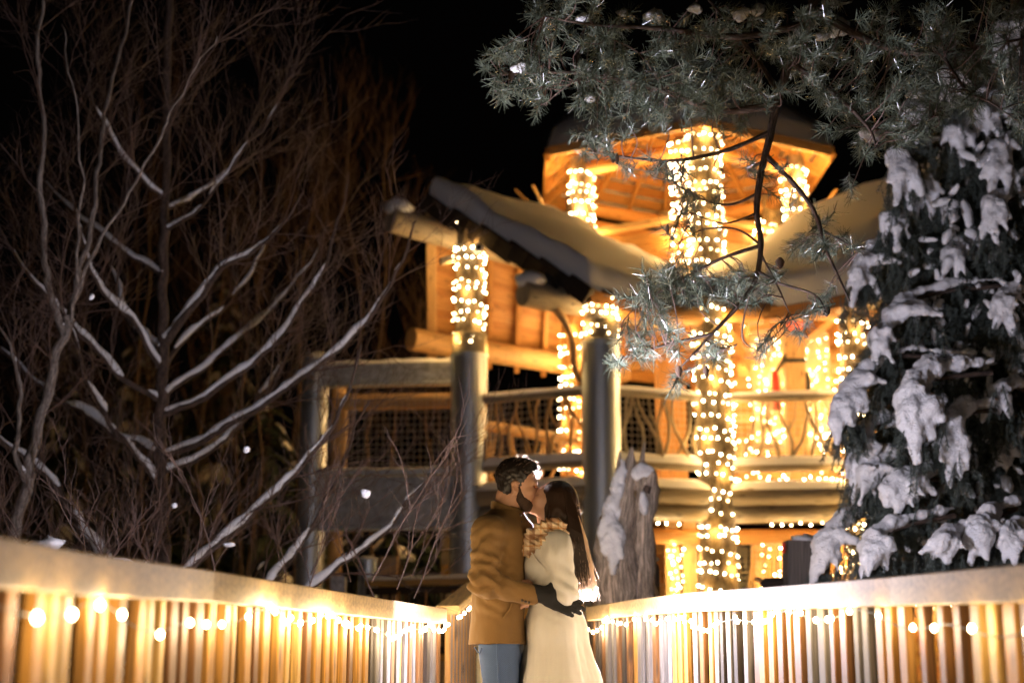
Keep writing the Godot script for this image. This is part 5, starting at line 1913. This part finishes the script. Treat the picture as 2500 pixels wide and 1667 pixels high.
		for z in range(1, nz - 1):
			for y in range(1, ny - 1):
				for x in range(1, nx - 1):
					var i := z * sz + y * sy + x
					var c := f[i] < 0.0
					if c != (f[i + sx] < 0.0):
						net(mb, at, i, i - sy, i - sy - sz, i - sz, c, fn, base)
					if c != (f[i + sy] < 0.0):
						net(mb, at, i, i - sz, i - sz - sx, i - sx, c, fn, base)
					if c != (f[i + sz] < 0.0):
						net(mb, at, i, i - sx, i - sx - sy, i - sy, c, fn, base)
		if bump != null:
			for j in cnt:
				if fn[j].length_squared() > 1e-20:
					mb.n[base + j] = fn[j].normalized()

	func net(mb: MB, at: PackedInt32Array, ia: int, ib: int, ic: int, id: int, inside: bool, fn: PackedVector3Array, base: int) -> void:
		var a := at[ia]
		var b := at[ib]
		var c := at[ic]
		var d := at[id]
		if a < 0 or b < 0 or c < 0 or d < 0:
			return
		if not inside:
			var t := b
			b = d
			d = t
		# outward normal of a, b, c, d; Godot wants clockwise
		var nn := (mb.v[c] - mb.v[a]).cross(mb.v[d] - mb.v[b])
		if nn.dot(mb.n[a] + mb.n[c]) < 0.0:
			var t2 := b
			b = d
			d = t2
			nn = -nn
		fn[a - base] += nn; fn[b - base] += nn; fn[c - base] += nn; fn[d - base] += nn
		mb.ix.append(a); mb.ix.append(c); mb.ix.append(b); mb.ix.append(a); mb.ix.append(d); mb.ix.append(c)


func field_part(o: Node3D, nm: String, f: Field, cell: float, m: Material, bump = null) -> MeshInstance3D:
	var mb := MB.new()
	f.mesh_into(mb, cell, bump)
	return part(o, nm, mb.done(), m)


func hand_into(f: Field, wrist: Vector3, along: Vector3, back: Vector3, r: float, curl: float, side: float) -> void:
	# along: towards the fingertips; back: out of the back of the hand; side: where the thumb stands
	var x := along.normalized()
	var y := (back - x * back.dot(x)).normalized()
	var z := x.cross(y) * side
	var palm := wrist + x * 0.052
	f.cap(wrist, palm, 0.028 * r, 0.030 * r, 1.0)
	for i in 4:
		var s := wrist + x * (0.088 - 0.006 * absf(i - 1.2)) * r + z * (0.031 - i * 0.0205) * r
		f.cap(palm + z * (0.020 - i * 0.013) * r, s, 0.020 * r, 0.0115 * r)
		var L: float = [0.040, 0.046, 0.043, 0.034][i] * r
		var d := x
		var q := s
		for j in 3:
			d = (d - y * curl * [0.5, 0.9, 0.6][j]).normalized()
			var e: Vector3 = q + d * L * [1.0, 0.66, 0.52][j]
			f.cap(q, e, [0.0108, 0.0098, 0.0088][j] * r, [0.0098, 0.0088, 0.0078][j] * r, 1.0, 0.006)
			q = e
	var t0 := wrist + x * 0.026 * r + z * 0.022 * r
	var t1 := t0 + (x * 0.45 + z * 0.85).normalized() * 0.046 * r
	var t2 := t1 + (x * 0.75 + z * 0.55 - y * curl * 0.3).normalized() * 0.034 * r
	f.cap(t0, t1, 0.0155 * r, 0.0125 * r)
	f.cap(t1, t2, 0.0120 * r, 0.0092 * r, 1.0, 0.008)


func couple() -> void:
	var skin := mat("skin", lin(0.50, 0.27, 0.17), 0.5)
	mat("skin_fair", lin(0.58, 0.33, 0.23), 0.5)
	var wool := mat("mustard_wool", lin(0.275, 0.15, 0.045), 0.9, T.weave, Vector3.ONE * 36.0, true)
	wool.rim_enabled = true
	wool.rim = 0.35
	wool.rim_tint = 0.6
	var cream := mat("cream_wool", lin(0.93, 0.89, 0.83), 0.85, T.weave, Vector3.ONE * 36.0, true)
	cream.rim_enabled = true
	cream.rim = 0.3
	cream.rim_tint = 0.6
	var jean := mat("denim", lin(0.10, 0.17, 0.36), 0.85, T.weave, Vector3.ONE * 16.0, true)
	mat("hair_black", lin(0.016, 0.011, 0.009), 0.45)
	mat("hair_brown", lin(0.030, 0.015, 0.009), 0.42)
	var hs := mat("hair_strand", lin(0.17, 0.09, 0.05), 0.4)
	hs.backlight_enabled = true
	hs.backlight = lin(1.0, 0.8, 0.62)
	mat("beard", lin(0.060, 0.033, 0.020), 0.85)
	mat("glove", lin(0.006, 0.0055, 0.007), 0.85)
	mat("leather", lin(0.05, 0.03, 0.02), 0.5)
	mat("scarf_cream", lin(0.60, 0.50, 0.36), 0.9, T.weave, Vector3.ONE * 10.0, true)
	man()
	woman()


const MZ := 6.42


func H(px: float, py: float, dz := 0.0) -> Vector3:
	return P(px, py, MZ) + Vector3(0, 0, dz)


func man() -> void:
	var o := thing("person", "dark-haired bearded man in a mustard coat and jeans, kissing the woman", "person", "", Vector3(-0.06, 0, -MZ))
	# body: one mesh; the trunk and limbs coarse, the head fine
	var mb := MB.new()
	var f := Field.new()
	f.k = 0.03
	f.cap(H(1238, 1262), H(1228, 1300), 0.055, 0.062)
	f.cap(H(1224, 1320), H(1218, 1440), 0.095, 0.09, 1.5)
	f.cap(H(1218, 1440), H(1222, 1555), 0.085, 0.07, 1.4)
	for s: float in [1.0, -1.0]:
		f.cap(H(1224, 1310), H(1205, 1305, 0.17 * s), 0.06, 0.055)
		f.cap(H(1200, 1305, 0.18 * s), H(1182, 1430, 0.225 * s), 0.05, 0.038)
		f.cap(H(1182, 1430, 0.225 * s), H(1305, 1459, 0.185 * s), 0.038, 0.026)
		var hip := H(1224 - 7 * s, 1580, 0.074 * s)
		var knee := Vector3(hip.x + 0.03, 0.48, hip.z)
		var ank := Vector3(hip.x - 0.01, 0.08, hip.z)
		f.cap(hip, knee, 0.066, 0.046)
		f.cap(knee, ank, 0.046, 0.036)
		f.cap(ank, ank + Vector3(0.15, -0.045, 0), 0.036, 0.028)
	f.mesh_into(mb, 0.014)
	var hd := Field.new()
	hd.k = 0.018
	hd.ell(H(1262, 1168), Vector3(0.085, 0.086, 0.072), -0.1)
	hd.ell(H(1284, 1196), Vector3(0.050, 0.072, 0.058), -0.1)
	hd.cap(H(1262, 1216, 0.03), H(1288, 1236, 0.012), 0.032, 0.022)
	hd.cap(H(1262, 1216, -0.03), H(1288, 1236, -0.012), 0.032, 0.022)
	hd.ell(H(1289, 1238), Vector3(0.020, 0.017, 0.022))
	hd.ell(H(1303, 1179), Vector3(0.014, 0.010, 0.046), 0.2)
	hd.cap(H(1306, 1186), H(1314, 1207), 0.009, 0.013, 1.0, 0.012)
	hd.ell(H(1312, 1210), Vector3(0.010, 0.007, 0.016), 0.0, 0.008)
	hd.ell(H(1300, 1221), Vector3(0.011, 0.006, 0.020), 0.0, 0.008)
	hd.ell(H(1297, 1227), Vector3(0.011, 0.006, 0.018), 0.0, 0.008)
	hd.ell(H(1290, 1204, 0.042), Vector3(0.018, 0.013, 0.014))
	hd.ell(H(1290, 1204, -0.042), Vector3(0.018, 0.013, 0.014))
	for s: float in [1.0, -1.0]:
		hd.ell(H(1257, 1196, 0.074 * s), Vector3(0.016, 0.031, 0.011), 0.15, 0.008)
		hd.ell(H(1257, 1184, 0.075 * s), Vector3(0.017, 0.012, 0.008), 0.1, 0.008)
		hd.ell(H(1252, 1208, 0.071 * s), Vector3(0.009, 0.009, 0.008), 0.1, 0.008)
	hd.cap(H(1240, 1212), H(1230, 1275), 0.054, 0.060, 1.05)
	for s: float in [1.0, -1.0]:
		hd.cut_ell(H(1301, 1190, 0.030 * s), Vector3(0.010, 0.007, 0.014))
		hd.cut_ell(H(1258, 1195, 0.082 * s), Vector3(0.007, 0.016, 0.006), 0.15)
	hd.mesh_into(mb, 0.0042)
	part(o, "body", mb.done(), M.skin)
	# eyes and brows
	for s: float in [1.0, -1.0]:
		mb = MB.new()
		mb.ball(H(1298, 1190, 0.030 * s), Vector3(0.011, 0.008, 0.013), 10, 6)
		part(o, "closed_eye", mb.done(), M.skin)
		mb = MB.new()
		mb.tube(PackedVector3Array([H(1303, 1193, 0.020 * s), H(1303, 1194, 0.030 * s), H(1299, 1193, 0.041 * s)]), PackedFloat32Array([0.002, 0.0028, 0.0015]), 5)
		mb.tube(PackedVector3Array([H(1311, 1179, 0.012 * s), H(1308, 1177, 0.03 * s), H(1298, 1178, 0.048 * s)]), PackedFloat32Array([0.004, 0.0055, 0.003]), 6)
		part(o, "eyebrow", mb.done(), M.hair_black)
	# hair
	var hr := Field.new()
	hr.k = 0.02
	hr.ell(H(1259, 1162), Vector3(0.093, 0.086, 0.079), -0.12)
	hr.ell(H(1284, 1143), Vector3(0.056, 0.040, 0.060), -0.15)
	hr.ell(H(1240, 1192), Vector3(0.044, 0.056, 0.070))
	hr.cut_ell(H(1306, 1200), Vector3(0.060, 0.082, 0.15), 0.12)
	hr.cut_ell(H(1257, 1200, 0.085), Vector3(0.014, 0.030, 0.03), 0.1)
	hr.cut_ell(H(1257, 1200, -0.085), Vector3(0.014, 0.030, 0.03), 0.1)
	field_part(o, "hair", hr, 0.005, M.hair_black, func(q: Vector3, g: Vector3): return 0.004 * noise.get_noise_3d(q.x * 60.0, q.y * 60.0, q.z * 60.0) + 0.003 * noise.get_noise_3d(q.x * 110.0, q.y * 60.0, q.z * 110.0))
	strands(o, "hair_tips", M.hair_strand, 220, func(r: RandomNumberGenerator):
		var a: float = r.randf_range(-0.2, 3.6)
		var z: float = r.randf_range(-0.075, 0.075)
		var c := H(1262, 1160)
		var k := sqrt(maxf(0.1, 1.0 - z * z / 0.0064))
		var n := Vector3(cos(a) * 0.094 * k, sin(a) * 0.088 * k, z)
		return [c + n * 0.97, c + n * 1.03 + Vector3(r.randf_range(-0.002, 0.012), r.randf_range(0.0, 0.006), 0), c + n * 1.07 + Vector3(r.randf_range(0.0, 0.022), r.randf_range(-0.003, 0.006), 0)], 0.0007)
	var bd := Field.new()
	bd.k = 0.014
	for s: float in [1.0, -1.0]:
		bd.cap(H(1266, 1190, 0.060 * s), H(1270, 1220, 0.048 * s), 0.006, 0.017)
		bd.cap(H(1303, 1214, 0.003 * s), H(1296, 1219, 0.022 * s), 0.005, 0.006)
		bd.ell(H(1280, 1228, 0.034 * s), Vector3(0.022, 0.022, 0.018))
		bd.cap(H(1268, 1220, 0.048 * s), H(1284, 1240, 0.022 * s), 0.019, 0.020)
		bd.cap(H(1297, 1216, 0.004 * s), H(1287, 1226, 0.028 * s), 0.006, 0.008)
	for s: float in [1.0, -1.0]:
		bd.cap(H(1282, 1226, 0.035 * s), H(1296, 1236, 0.016 * s), 0.015, 0.013)
	bd.ell(H(1286, 1241), Vector3(0.026, 0.021, 0.030))
	bd.cut_ell(H(1301, 1225), Vector3(0.012, 0.006, 0.02))
	field_part(o, "beard", bd, 0.004, M.beard, func(q: Vector3, g: Vector3): return 0.003 * noise.get_noise_3d(q.x * 90.0, q.y * 90.0, q.z * 90.0) - 0.001)
	# coat
	var c := Field.new()
	c.k = 0.035
	c.cap(H(1226, 1318), H(1217, 1400), 0.118, 0.112, 1.5)
	c.cap(H(1217, 1400), H(1216, 1470), 0.112, 0.112, 1.5)
	c.cap(H(1216, 1470), H(1214, 1600), 0.112, 0.131, 1.42)
	c.cap(H(1216, 1292), H(1196, 1305, 0.165), 0.075, 0.073)
	c.cap(H(1216, 1292), H(1196, 1305, -0.165), 0.075, 0.073)
	c.cap(H(1236, 1268), H(1226, 1300), 0.073, 0.095, 1.1)
	c.cap(H(1244, 1256), H(1285, 1290), 0.040, 0.036, 1.6)
	for s: float in [1.0, -1.0]:
		c.cap(H(1194, 1312, 0.175 * s), H(1180, 1430, 0.225 * s), 0.072, 0.056, 1.0, 0.03)
		c.cap(H(1180, 1430, 0.225 * s), H(1298, 1457, 0.190 * s), 0.056, 0.043, 1.0, 0.02)
	c.cut_cap(H(1240, 1200), H(1232, 1262), 0.045, 0.060, 1.05)
	var hem := H(1214, 1572).y
	c.cut_ell(Vector3(-0.06, hem - 1.0, -MZ), Vector3(3.0, 1.0, 3.0))
	# sleeve end
	field_part(o, "coat", c, 0.009, M.mustard_wool, func(q: Vector3, g: Vector3):
		var e := H(1180, 1430, 0.225)
		var fold := 0.0
		var de: float = (q - e).length()
		if q.z > -MZ + 0.10:
			fold += 0.011 * sin((q.y - e.y) * 110.0 + (q.x - e.x) * 55.0 + 5.0 * noise.get_noise_3d(q.x * 6.0, q.y * 6.0, q.z * 6.0)) * exp(-de * de / 0.018)
			var u := H(1180, 1360, 0.2)
			var du: float = (q - u).length()
			fold += 0.009 * sin((q.y - u.y) * 95.0 - (q.x - u.x) * 40.0 + 6.0 * noise.get_noise_3d(q.x * 5.0, q.y * 5.0, 3.0)) * exp(-du * du / 0.010)
		fold += 0.006 * noise.get_noise_3d(q.x * 7.0, q.y * 4.0, q.z * 7.0)
		return fold)
	# stand collar, front edge, seams, buttons, pocket
	var col := MB.new()
	var rows := []
	for i in 5:
		var t := i / 4.0
		var row := PackedVector3Array()
		for k in 25:
			var a := TAU * k / 24.0
			var back := 0.5 - 0.5 * cos(a)
			var ctr := H(lerpf(1240, 1240, t), lerpf(1280, 1234, t))
			var r := lerpf(0.082, 0.074, t)
			row.append(ctr + Vector3(cos(a) * r * 1.02, 0.055 * (back - 0.62) * t, sin(a) * r))
		rows.append(row)
	var inner := []
	for i in 5:
		var row := PackedVector3Array()
		var ctr := H(1239, 1262)
		for p: Vector3 in rows[4 - i]:
			row.append(p + (Vector3(ctr.x, p.y, ctr.z) - p) * 0.09)
		inner.append(row)
	rows.append_array(inner)
	col.grid(rows, false)
	part(o, "collar", col.done(), M.mustard_wool)
	for q: Array in [[1268, 1262, 0.062], [1270, 1279, 0.075], [1290, 1475, 0.235], [1282, 1473, 0.237], [1274, 1470, 0.239]]:
		mb = MB.new()
		mb.ball(H(q[0], q[1], q[2]), Vector3(0.010, 0.010, 0.007) * (1.0 if q[1] < 1400 else 0.6), 10, 6)
		part(o, "button", mb.done(), M.leather)
	mb = MB.new()
	mb.tube(PackedVector3Array([H(1230, 1510, 0.176), H(1246, 1490, 0.17), H(1250, 1478, 0.165)]), PackedFloat32Array([0.005, 0.006, 0.005]), 6)
	part(o, "pocket_welt", mb.done(), M.mustard_wool)
	mb = MB.new()
	mb.tube(PackedVector3Array([H(1308, 1441, 0.185), H(1312, 1456, 0.185)]), PackedFloat32Array([0.030, 0.034]), 12)
	part(o, "shirt_cuff", mb.done(), M.scarf_cream)
	# jeans and shoes
	var j := Field.new()
	j.k = 0.03
	for s: float in [1.0, -1.0]:
		var hip := H(1224 - 7 * s, 1580, 0.074 * s)
		var knee := Vector3(hip.x + 0.03, 0.48, hip.z)
		var ank := Vector3(hip.x - 0.005, 0.10, hip.z)
		j.cap(hip, knee, 0.088, 0.064)
		j.cap(knee, ank, 0.066, 0.055)
	j.cap(H(1220, 1562), H(1222, 1590), 0.080, 0.092, 1.35)
	field_part(o, "jeans", j, 0.011, M.denim, func(q: Vector3, g: Vector3): return 0.005 * noise.get_noise_3d(q.x * 9.0, q.y * 14.0, q.z * 9.0))
	mb = MB.new()
	for s: float in [1.0, -1.0]:
		var hip := H(1222 - 8 * s, 1560, 0.085 * s)
		mb = MB.new()
		mb.tube(PackedVector3Array([Vector3(hip.x - 0.07, 0.05, hip.z), Vector3(hip.x, 0.065, hip.z), Vector3(hip.x + 0.1, 0.05, hip.z), Vector3(hip.x + 0.19, 0.04, hip.z)]), PackedFloat32Array([0.035, 0.05, 0.045, 0.028]), 10)
		part(o, "shoe", mb.done(), M.leather)
	mb = MB.new()
	mb.tube(PackedVector3Array([H(1160, 1580, 0.12), H(1172, 1596, 0.14), H(1178, 1583, 0.17)]), PackedFloat32Array([0.003, 0.003, 0.003]), 5)
	mb.tube(PackedVector3Array([H(1214, 1574, 0.182), H(1217, 1640, 0.168), H(1222, 1760, 0.15)]), PackedFloat32Array([0.003, 0.003, 0.003]), 5)
	part(o, "jean_seams", mb.done(), M.denim)
	# gloved hands: the near one on her waist, the far one behind her back
	var g := Field.new()
	g.k = 0.012
	hand_into(g, H(1312, 1452, 0.195), Vector3(1.0, -0.36, 0.06), Vector3(0.15, 0.25, 1.0), 1.15, 0.26, -1.0)
	g.cap(H(1303, 1450, 0.188), H(1320, 1456, 0.195), 0.036, 0.034, 0.9)
	field_part(o, "glove", g, 0.0045, M.glove, func(q: Vector3, g2: Vector3): return 0.0015 * noise.get_noise_3d(q.x * 40.0, q.y * 40.0, q.z * 40.0))
	g = Field.new()
	g.k = 0.012
	hand_into(g, H(1312, 1452, -0.195), Vector3(1.0, -0.35, -0.10), Vector3(0.1, 0.25, -1.0), 1.1, 0.24, -1.0)
	field_part(o, "glove", g, 0.0055, M.glove)


# many fine hairs as one part; each is three points from a function of a random generator
func strands(o: Node3D, nm: String, m: Material, count: int, f: Callable, r: float) -> void:
	var mb := MB.new()
	var g := RandomNumberGenerator.new()
	g.seed = 77
	for i in count:
		var pts: Array = f.call(g)
		var path := smooth_path(PackedVector3Array(pts), 3)
		mb.ribbon(path, r)
	part(o, nm, mb.done(), m).set_meta("kind", "stuff")


func woman() -> void:
	var o := thing("person", "long-haired woman in a cream coat and plaid scarf, lifting her face to the man's kiss", "person", "", Vector3(0.17, 0, -MZ))
	var mb := MB.new()
	var f := Field.new()
	f.k = 0.03
	f.cap(H(1335, 1262), H(1346, 1312), 0.046, 0.055)
	f.cap(H(1346, 1330), H(1348, 1440), 0.085, 0.075, 1.35)
	f.cap(H(1348, 1440), H(1352, 1530), 0.075, 0.10, 1.35)
	for s: float in [1.0, -1.0]:
		f.cap(H(1346, 1326), H(1354, 1332, 0.125 * s), 0.042, 0.036)
		f.cap(H(1354, 1335, 0.130 * s), H(1380, 1450, 0.180 * s), 0.036, 0.030)
		f.cap(H(1380, 1450, 0.180 * s), H(1322, 1442, 0.115 * s), 0.030, 0.022)
		var hip := H(1352, 1530, 0.075 * s)
		var knee := Vector3(hip.x, 0.46, hip.z)
		var ank := Vector3(hip.x + 0.01, 0.08, hip.z)
		f.cap(hip, knee, 0.075, 0.048)
		f.cap(knee, ank, 0.048, 0.034)
		f.cap(ank, ank + Vector3(-0.13, -0.045, 0), 0.034, 0.024)
	f.mesh_into(mb, 0.014)
	var hd := Field.new()
	hd.k = 0.018
	hd.ell(H(1354, 1218), Vector3(0.080, 0.078, 0.066), 0.5)
	hd.ell(H(1328, 1226), Vector3(0.052, 0.056, 0.054), 0.5)
	hd.ell(H(1325, 1203), Vector3(0.022, 0.026, 0.046), 0.3)
	hd.cap(H(1318, 1204), H(1308, 1213), 0.007, 0.010, 1.0, 0.01)
	hd.ell(H(1302, 1228), Vector3(0.008, 0.007, 0.018), 0.0, 0.008)
	hd.ell(H(1300, 1235), Vector3(0.008, 0.007, 0.016), 0.0, 0.008)
	hd.cap(H(1330, 1256, 0.025), H(1302, 1243, 0.008), 0.026, 0.015)
	hd.cap(H(1330, 1256, -0.025), H(1302, 1243, -0.008), 0.026, 0.015)
	hd.ell(H(1300, 1246), Vector3(0.015, 0.012, 0.016))
	hd.ell(H(1320, 1224, 0.036), Vector3(0.022, 0.018, 0.016))
	hd.ell(H(1320, 1224, -0.036), Vector3(0.022, 0.018, 0.016))
	for s: float in [1.0, -1.0]:
		hd.ell(H(1352, 1234, 0.064 * s), Vector3(0.014, 0.026, 0.009), -0.4, 0.008)
		hd.cut_ell(H(1313, 1211, 0.026 * s), Vector3(0.009, 0.007, 0.012))
	hd.cap(H(1338, 1250), H(1346, 1305), 0.045, 0.050, 1.05)
	hd.mesh_into(mb, 0.0045)
	# bare hands, one on the man's chest and one on his far side
	for s: float in [1.0, -1.0]:
		var hf := Field.new()
		hf.k = 0.01
		hand_into(hf, H(1322, 1442, 0.115 * s), Vector3(-0.75, -0.35, -0.15 * s), Vector3(0.1, 0.3, 0.9 * s), 0.9, 0.2, s)
		hf.mesh_into(mb, 0.005)
	part(o, "body", mb.done(), M.skin_fair)
	for s: float in [1.0, -1.0]:
		mb = MB.new()
		mb.ball(H(1316, 1213, 0.026 * s), Vector3(0.010, 0.008, 0.011), 10, 6)
		part(o, "closed_eye", mb.done(), M.skin_fair)
		mb = MB.new()
		mb.tube(PackedVector3Array([H(1311, 1214, 0.016 * s), H(1311, 1215, 0.026 * s), H(1316, 1216, 0.036 * s)]), PackedFloat32Array([0.0015, 0.0022, 0.001]), 5)
		mb.tube(PackedVector3Array([H(1318, 1201, 0.012 * s), H(1320, 1200, 0.028 * s), H(1326, 1202, 0.042 * s)]), PackedFloat32Array([0.0025, 0.0035, 0.0015]), 5)
		part(o, "eyebrow", mb.done(), M.hair_brown)
	# hair: the mass, then strands
	var h := Field.new()
	h.k = 0.03
	h.ell(H(1362, 1218), Vector3(0.088, 0.083, 0.080), 0.45)
	h.cap(H(1350, 1215, 0.05), H(1356, 1262, 0.068), 0.042, 0.042)
	h.cap(H(1350, 1215, -0.05), H(1356, 1262, -0.068), 0.042, 0.042)
	h.cap(H(1368, 1230), H(1382, 1285), 0.076, 0.070, 1.15)
	h.cap(H(1380, 1285), H(1396, 1345), 0.062, 0.038, 1.5)
	h.cap(H(1396, 1345), H(1408, 1385), 0.036, 0.012, 2.0)
	h.cap(H(1358, 1270, 0.07), H(1385, 1330, 0.085), 0.038, 0.036)
	h.cap(H(1385, 1330, 0.085), H(1406, 1392, 0.07), 0.032, 0.010)
	h.cut_ell(H(1308, 1228), Vector3(0.062, 0.056, 0.12), 0.35)
	field_part(o, "hair", h, 0.0065, M.hair_brown, func(q: Vector3, g: Vector3): return 0.005 * sin(q.z * 150.0 + q.x * 40.0 + 3.0 * noise.get_noise_3d(q.x * 5.0, q.y * 5.0, q.z * 5.0)) * smoothstep(H(0, 1215).y, H(0, 1250).y, q.y) + 0.003 * noise.get_noise_3d(q.x * 50.0, q.y * 12.0, q.z * 50.0))
	strands(o, "hair_strands", M.hair_brown, 900, func(r: RandomNumberGenerator):
		var z: float = r.randf_range(-0.12, 0.12)
		var k: float = 1.0 - pow(absf(z) / 0.15, 2.0)
		var a: float = r.randf()
		var s := H(lerpf(1362, 1404, a), lerpf(1196, 1240, a * a), z * 0.7)
		var m := H(lerpf(1370, 1420, a), lerpf(1285, 1310, a), z)
		var e := H(lerpf(1396, 1434, a) + r.randf_range(-8, 8), r.randf_range(1370, 1430), z * 0.9)
		return [s, m, e.lerp(m, 0.1 * (1.0 - k)), e], 0.0013)
	strands(o, "backlit_strands", M.hair_strand, 460, func(r: RandomNumberGenerator):
		var z: float = r.randf_range(-0.13, 0.08)
		var a: float = r.randf_range(0.25, 1.0)
		var s := H(lerpf(1385, 1412, a), lerpf(1240, 1262, a), z * 0.7)
		var m := H(lerpf(1395, 1432, a) + r.randf_range(-3, 4), r.randf_range(1320, 1350), z)
		var e := H(lerpf(1392, 1456, a) + r.randf_range(-10, 6), r.randf_range(1405, 1458), z)
		return [s, m, e, e + Vector3(r.randf_range(-0.004, 0.012), -r.randf_range(0.0, 0.012), 0)], 0.0012)
	strands(o, "flyaway_hairs", M.hair_strand, 420, func(r: RandomNumberGenerator):
		var a: float = r.randf_range(0.0, 1.0)
		var s := H(lerpf(1345, 1408, a), lerpf(1182, 1250, a * a) + 4, r.randf_range(-0.05, 0.05))
		var d := Vector3(r.randf_range(-0.01, 0.02), r.randf_range(0.004, 0.018), 0)
		return [s, s + d * 0.7, s + d + Vector3(0.012, -0.003, 0)], 0.0008)
	# coat: bodice and flared skirt
	var c := Field.new()
	c.k = 0.03
	c.cap(H(1340, 1330), H(1342, 1400), 0.098, 0.105, 1.35)
	c.ell(H(1318, 1388, 0.055), Vector3(0.072, 0.075, 0.075))
	c.ell(H(1318, 1388, -0.055), Vector3(0.072, 0.075, 0.075))
	c.cap(H(1342, 1400), H(1348, 1452), 0.10, 0.092, 1.3)
	c.cap(H(1348, 1452), H(1356, 1540), 0.096, 0.130, 1.25)
	c.cap(H(1356, 1540), H(1368, 1680), 0.130, 0.168, 1.2)
	var k0 := H(1368, 1680)
	c.cap(k0, Vector3(k0.x + 0.01, 0.42, k0.z), 0.168, 0.205, 1.1)
	for s: float in [1.0, -1.0]:
		c.cap(H(1350, 1325), H(1356, 1330, 0.13 * s), 0.058, 0.060)
		c.ell(H(1360, 1352, 0.155 * s), Vector3(0.058, 0.075, 0.056), -0.2)
		c.cap(H(1362, 1360, 0.165 * s), H(1380, 1452, 0.180 * s), 0.056, 0.050)
		c.cap(H(1380, 1452, 0.180 * s), H(1318, 1440, 0.135 * s), 0.050, 0.036)
	c.cut_ell(Vector3(k0.x, 0.16, k0.z), Vector3(0.9, 0.22, 0.9))
	field_part(o, "coat", c, 0.0095, M.cream_wool, func(q: Vector3, g: Vector3):
		var wy := H(0, 1460).y
		var down := clampf((wy - q.y) / 0.5, 0.0, 1.0)
		var ctr := H(1356, 1540)
		var a := atan2(q.z - ctr.z, q.x - ctr.x)
		var fold := 0.020 * sin(a * 6.0 + 1.5 * noise.get_noise_2d(a * 2.0, q.y)) * down
		fold += 0.006 * noise.get_noise_3d(q.x * 8.0, q.y * 5.0, q.z * 8.0)
		var e := H(1380, 1452, 0.18)
		var de: float = (q - e).length()
		fold += 0.009 * sin((q.y - e.y) * 100.0 + (q.x - e.x) * 60.0) * exp(-de * de / 0.010)
		var sh := H(1356, 1338, 0.18)
		var ds: float = (q - sh).length()
		fold += 0.004 * sin((q.x - sh.x) * 160.0) * exp(-ds * ds / 0.004)
		return fold)
	# princess seam and belt line
	mb = MB.new()
	mb.tube(PackedVector3Array([H(1292, 1345, 0.10), H(1310, 1372, 0.135), H(1330, 1392, 0.15)]), PackedFloat32Array([0.003, 0.0035, 0.002]), 5)
	part(o, "seam", mb.done(), M.cream_wool)
	# scarf: folds wound round her neck
	var sc := Field.new()
	sc.k = 0.016
	var wraps := [[[1282, 1340], [1300, 1316], [1328, 1300], [1358, 1296], [1378, 1312]], [[1286, 1330], [1308, 1304], [1338, 1288], [1364, 1288], [1378, 1300]], [[1280, 1326], [1292, 1308], [1318, 1294], [1343, 1282], [1360, 1282]], [[1284, 1350], [1308, 1336], [1332, 1320], [1352, 1308], [1370, 1308]]]
	for i in wraps.size():
		for s: float in [1.0, -1.0]:
			var ctrl := PackedVector3Array()
			var w: Array = wraps[i]
			for k in w.size():
				var t := k / 4.0
				ctrl.append(H(w[k][0], w[k][1], s * (0.025 + 0.092 * sin(PI * (0.12 + 0.62 * t))) + 0.008 * i * s))
			for k in 4:
				sc.cap(ctrl[k], ctrl[k + 1], 0.019 + 0.004 * sin(k * 2.3 + i), 0.019 + 0.004 * sin((k + 1) * 2.3 + i))
	for q: Array in [[1283, 1342, 0.085, 0.026], [1290, 1352, 0.09, 0.022], [1277, 1328, 0.06, 0.022], [1296, 1332, 0.105, 0.022], [1286, 1345, 0.02, 0.03]]:
		sc.ell(H(q[0], q[1], q[2]), Vector3(1.2, 1.0, 0.9) * q[3], 0.5)
	field_part(o, "scarf", sc, 0.0055, M.plaid, func(q: Vector3, g: Vector3): return 0.006 * sin(q.y * 210.0 + q.x * 130.0 + 4.0 * noise.get_noise_3d(q.x * 8.0, q.y * 8.0, q.z * 8.0)) + 0.004 * noise.get_noise_3d(q.x * 30.0, q.y * 30.0, q.z * 30.0))
	# boots
	for s: float in [1.0, -1.0]:
		var hip := H(1352, 1530, 0.075 * s)
		mb = MB.new()
		mb.tube(PackedVector3Array([Vector3(hip.x + 0.01, 0.40, hip.z), Vector3(hip.x + 0.012, 0.2, hip.z), Vector3(hip.x + 0.01, 0.06, hip.z)]), PackedFloat32Array([0.056, 0.045, 0.048]), 12)
		mb.tube(PackedVector3Array([Vector3(hip.x + 0.05, 0.045, hip.z), Vector3(hip.x - 0.05, 0.05, hip.z), Vector3(hip.x - 0.15, 0.035, hip.z)]), PackedFloat32Array([0.036, 0.042, 0.022]), 10)
		part(o, "boot", mb.done(), M.leather)
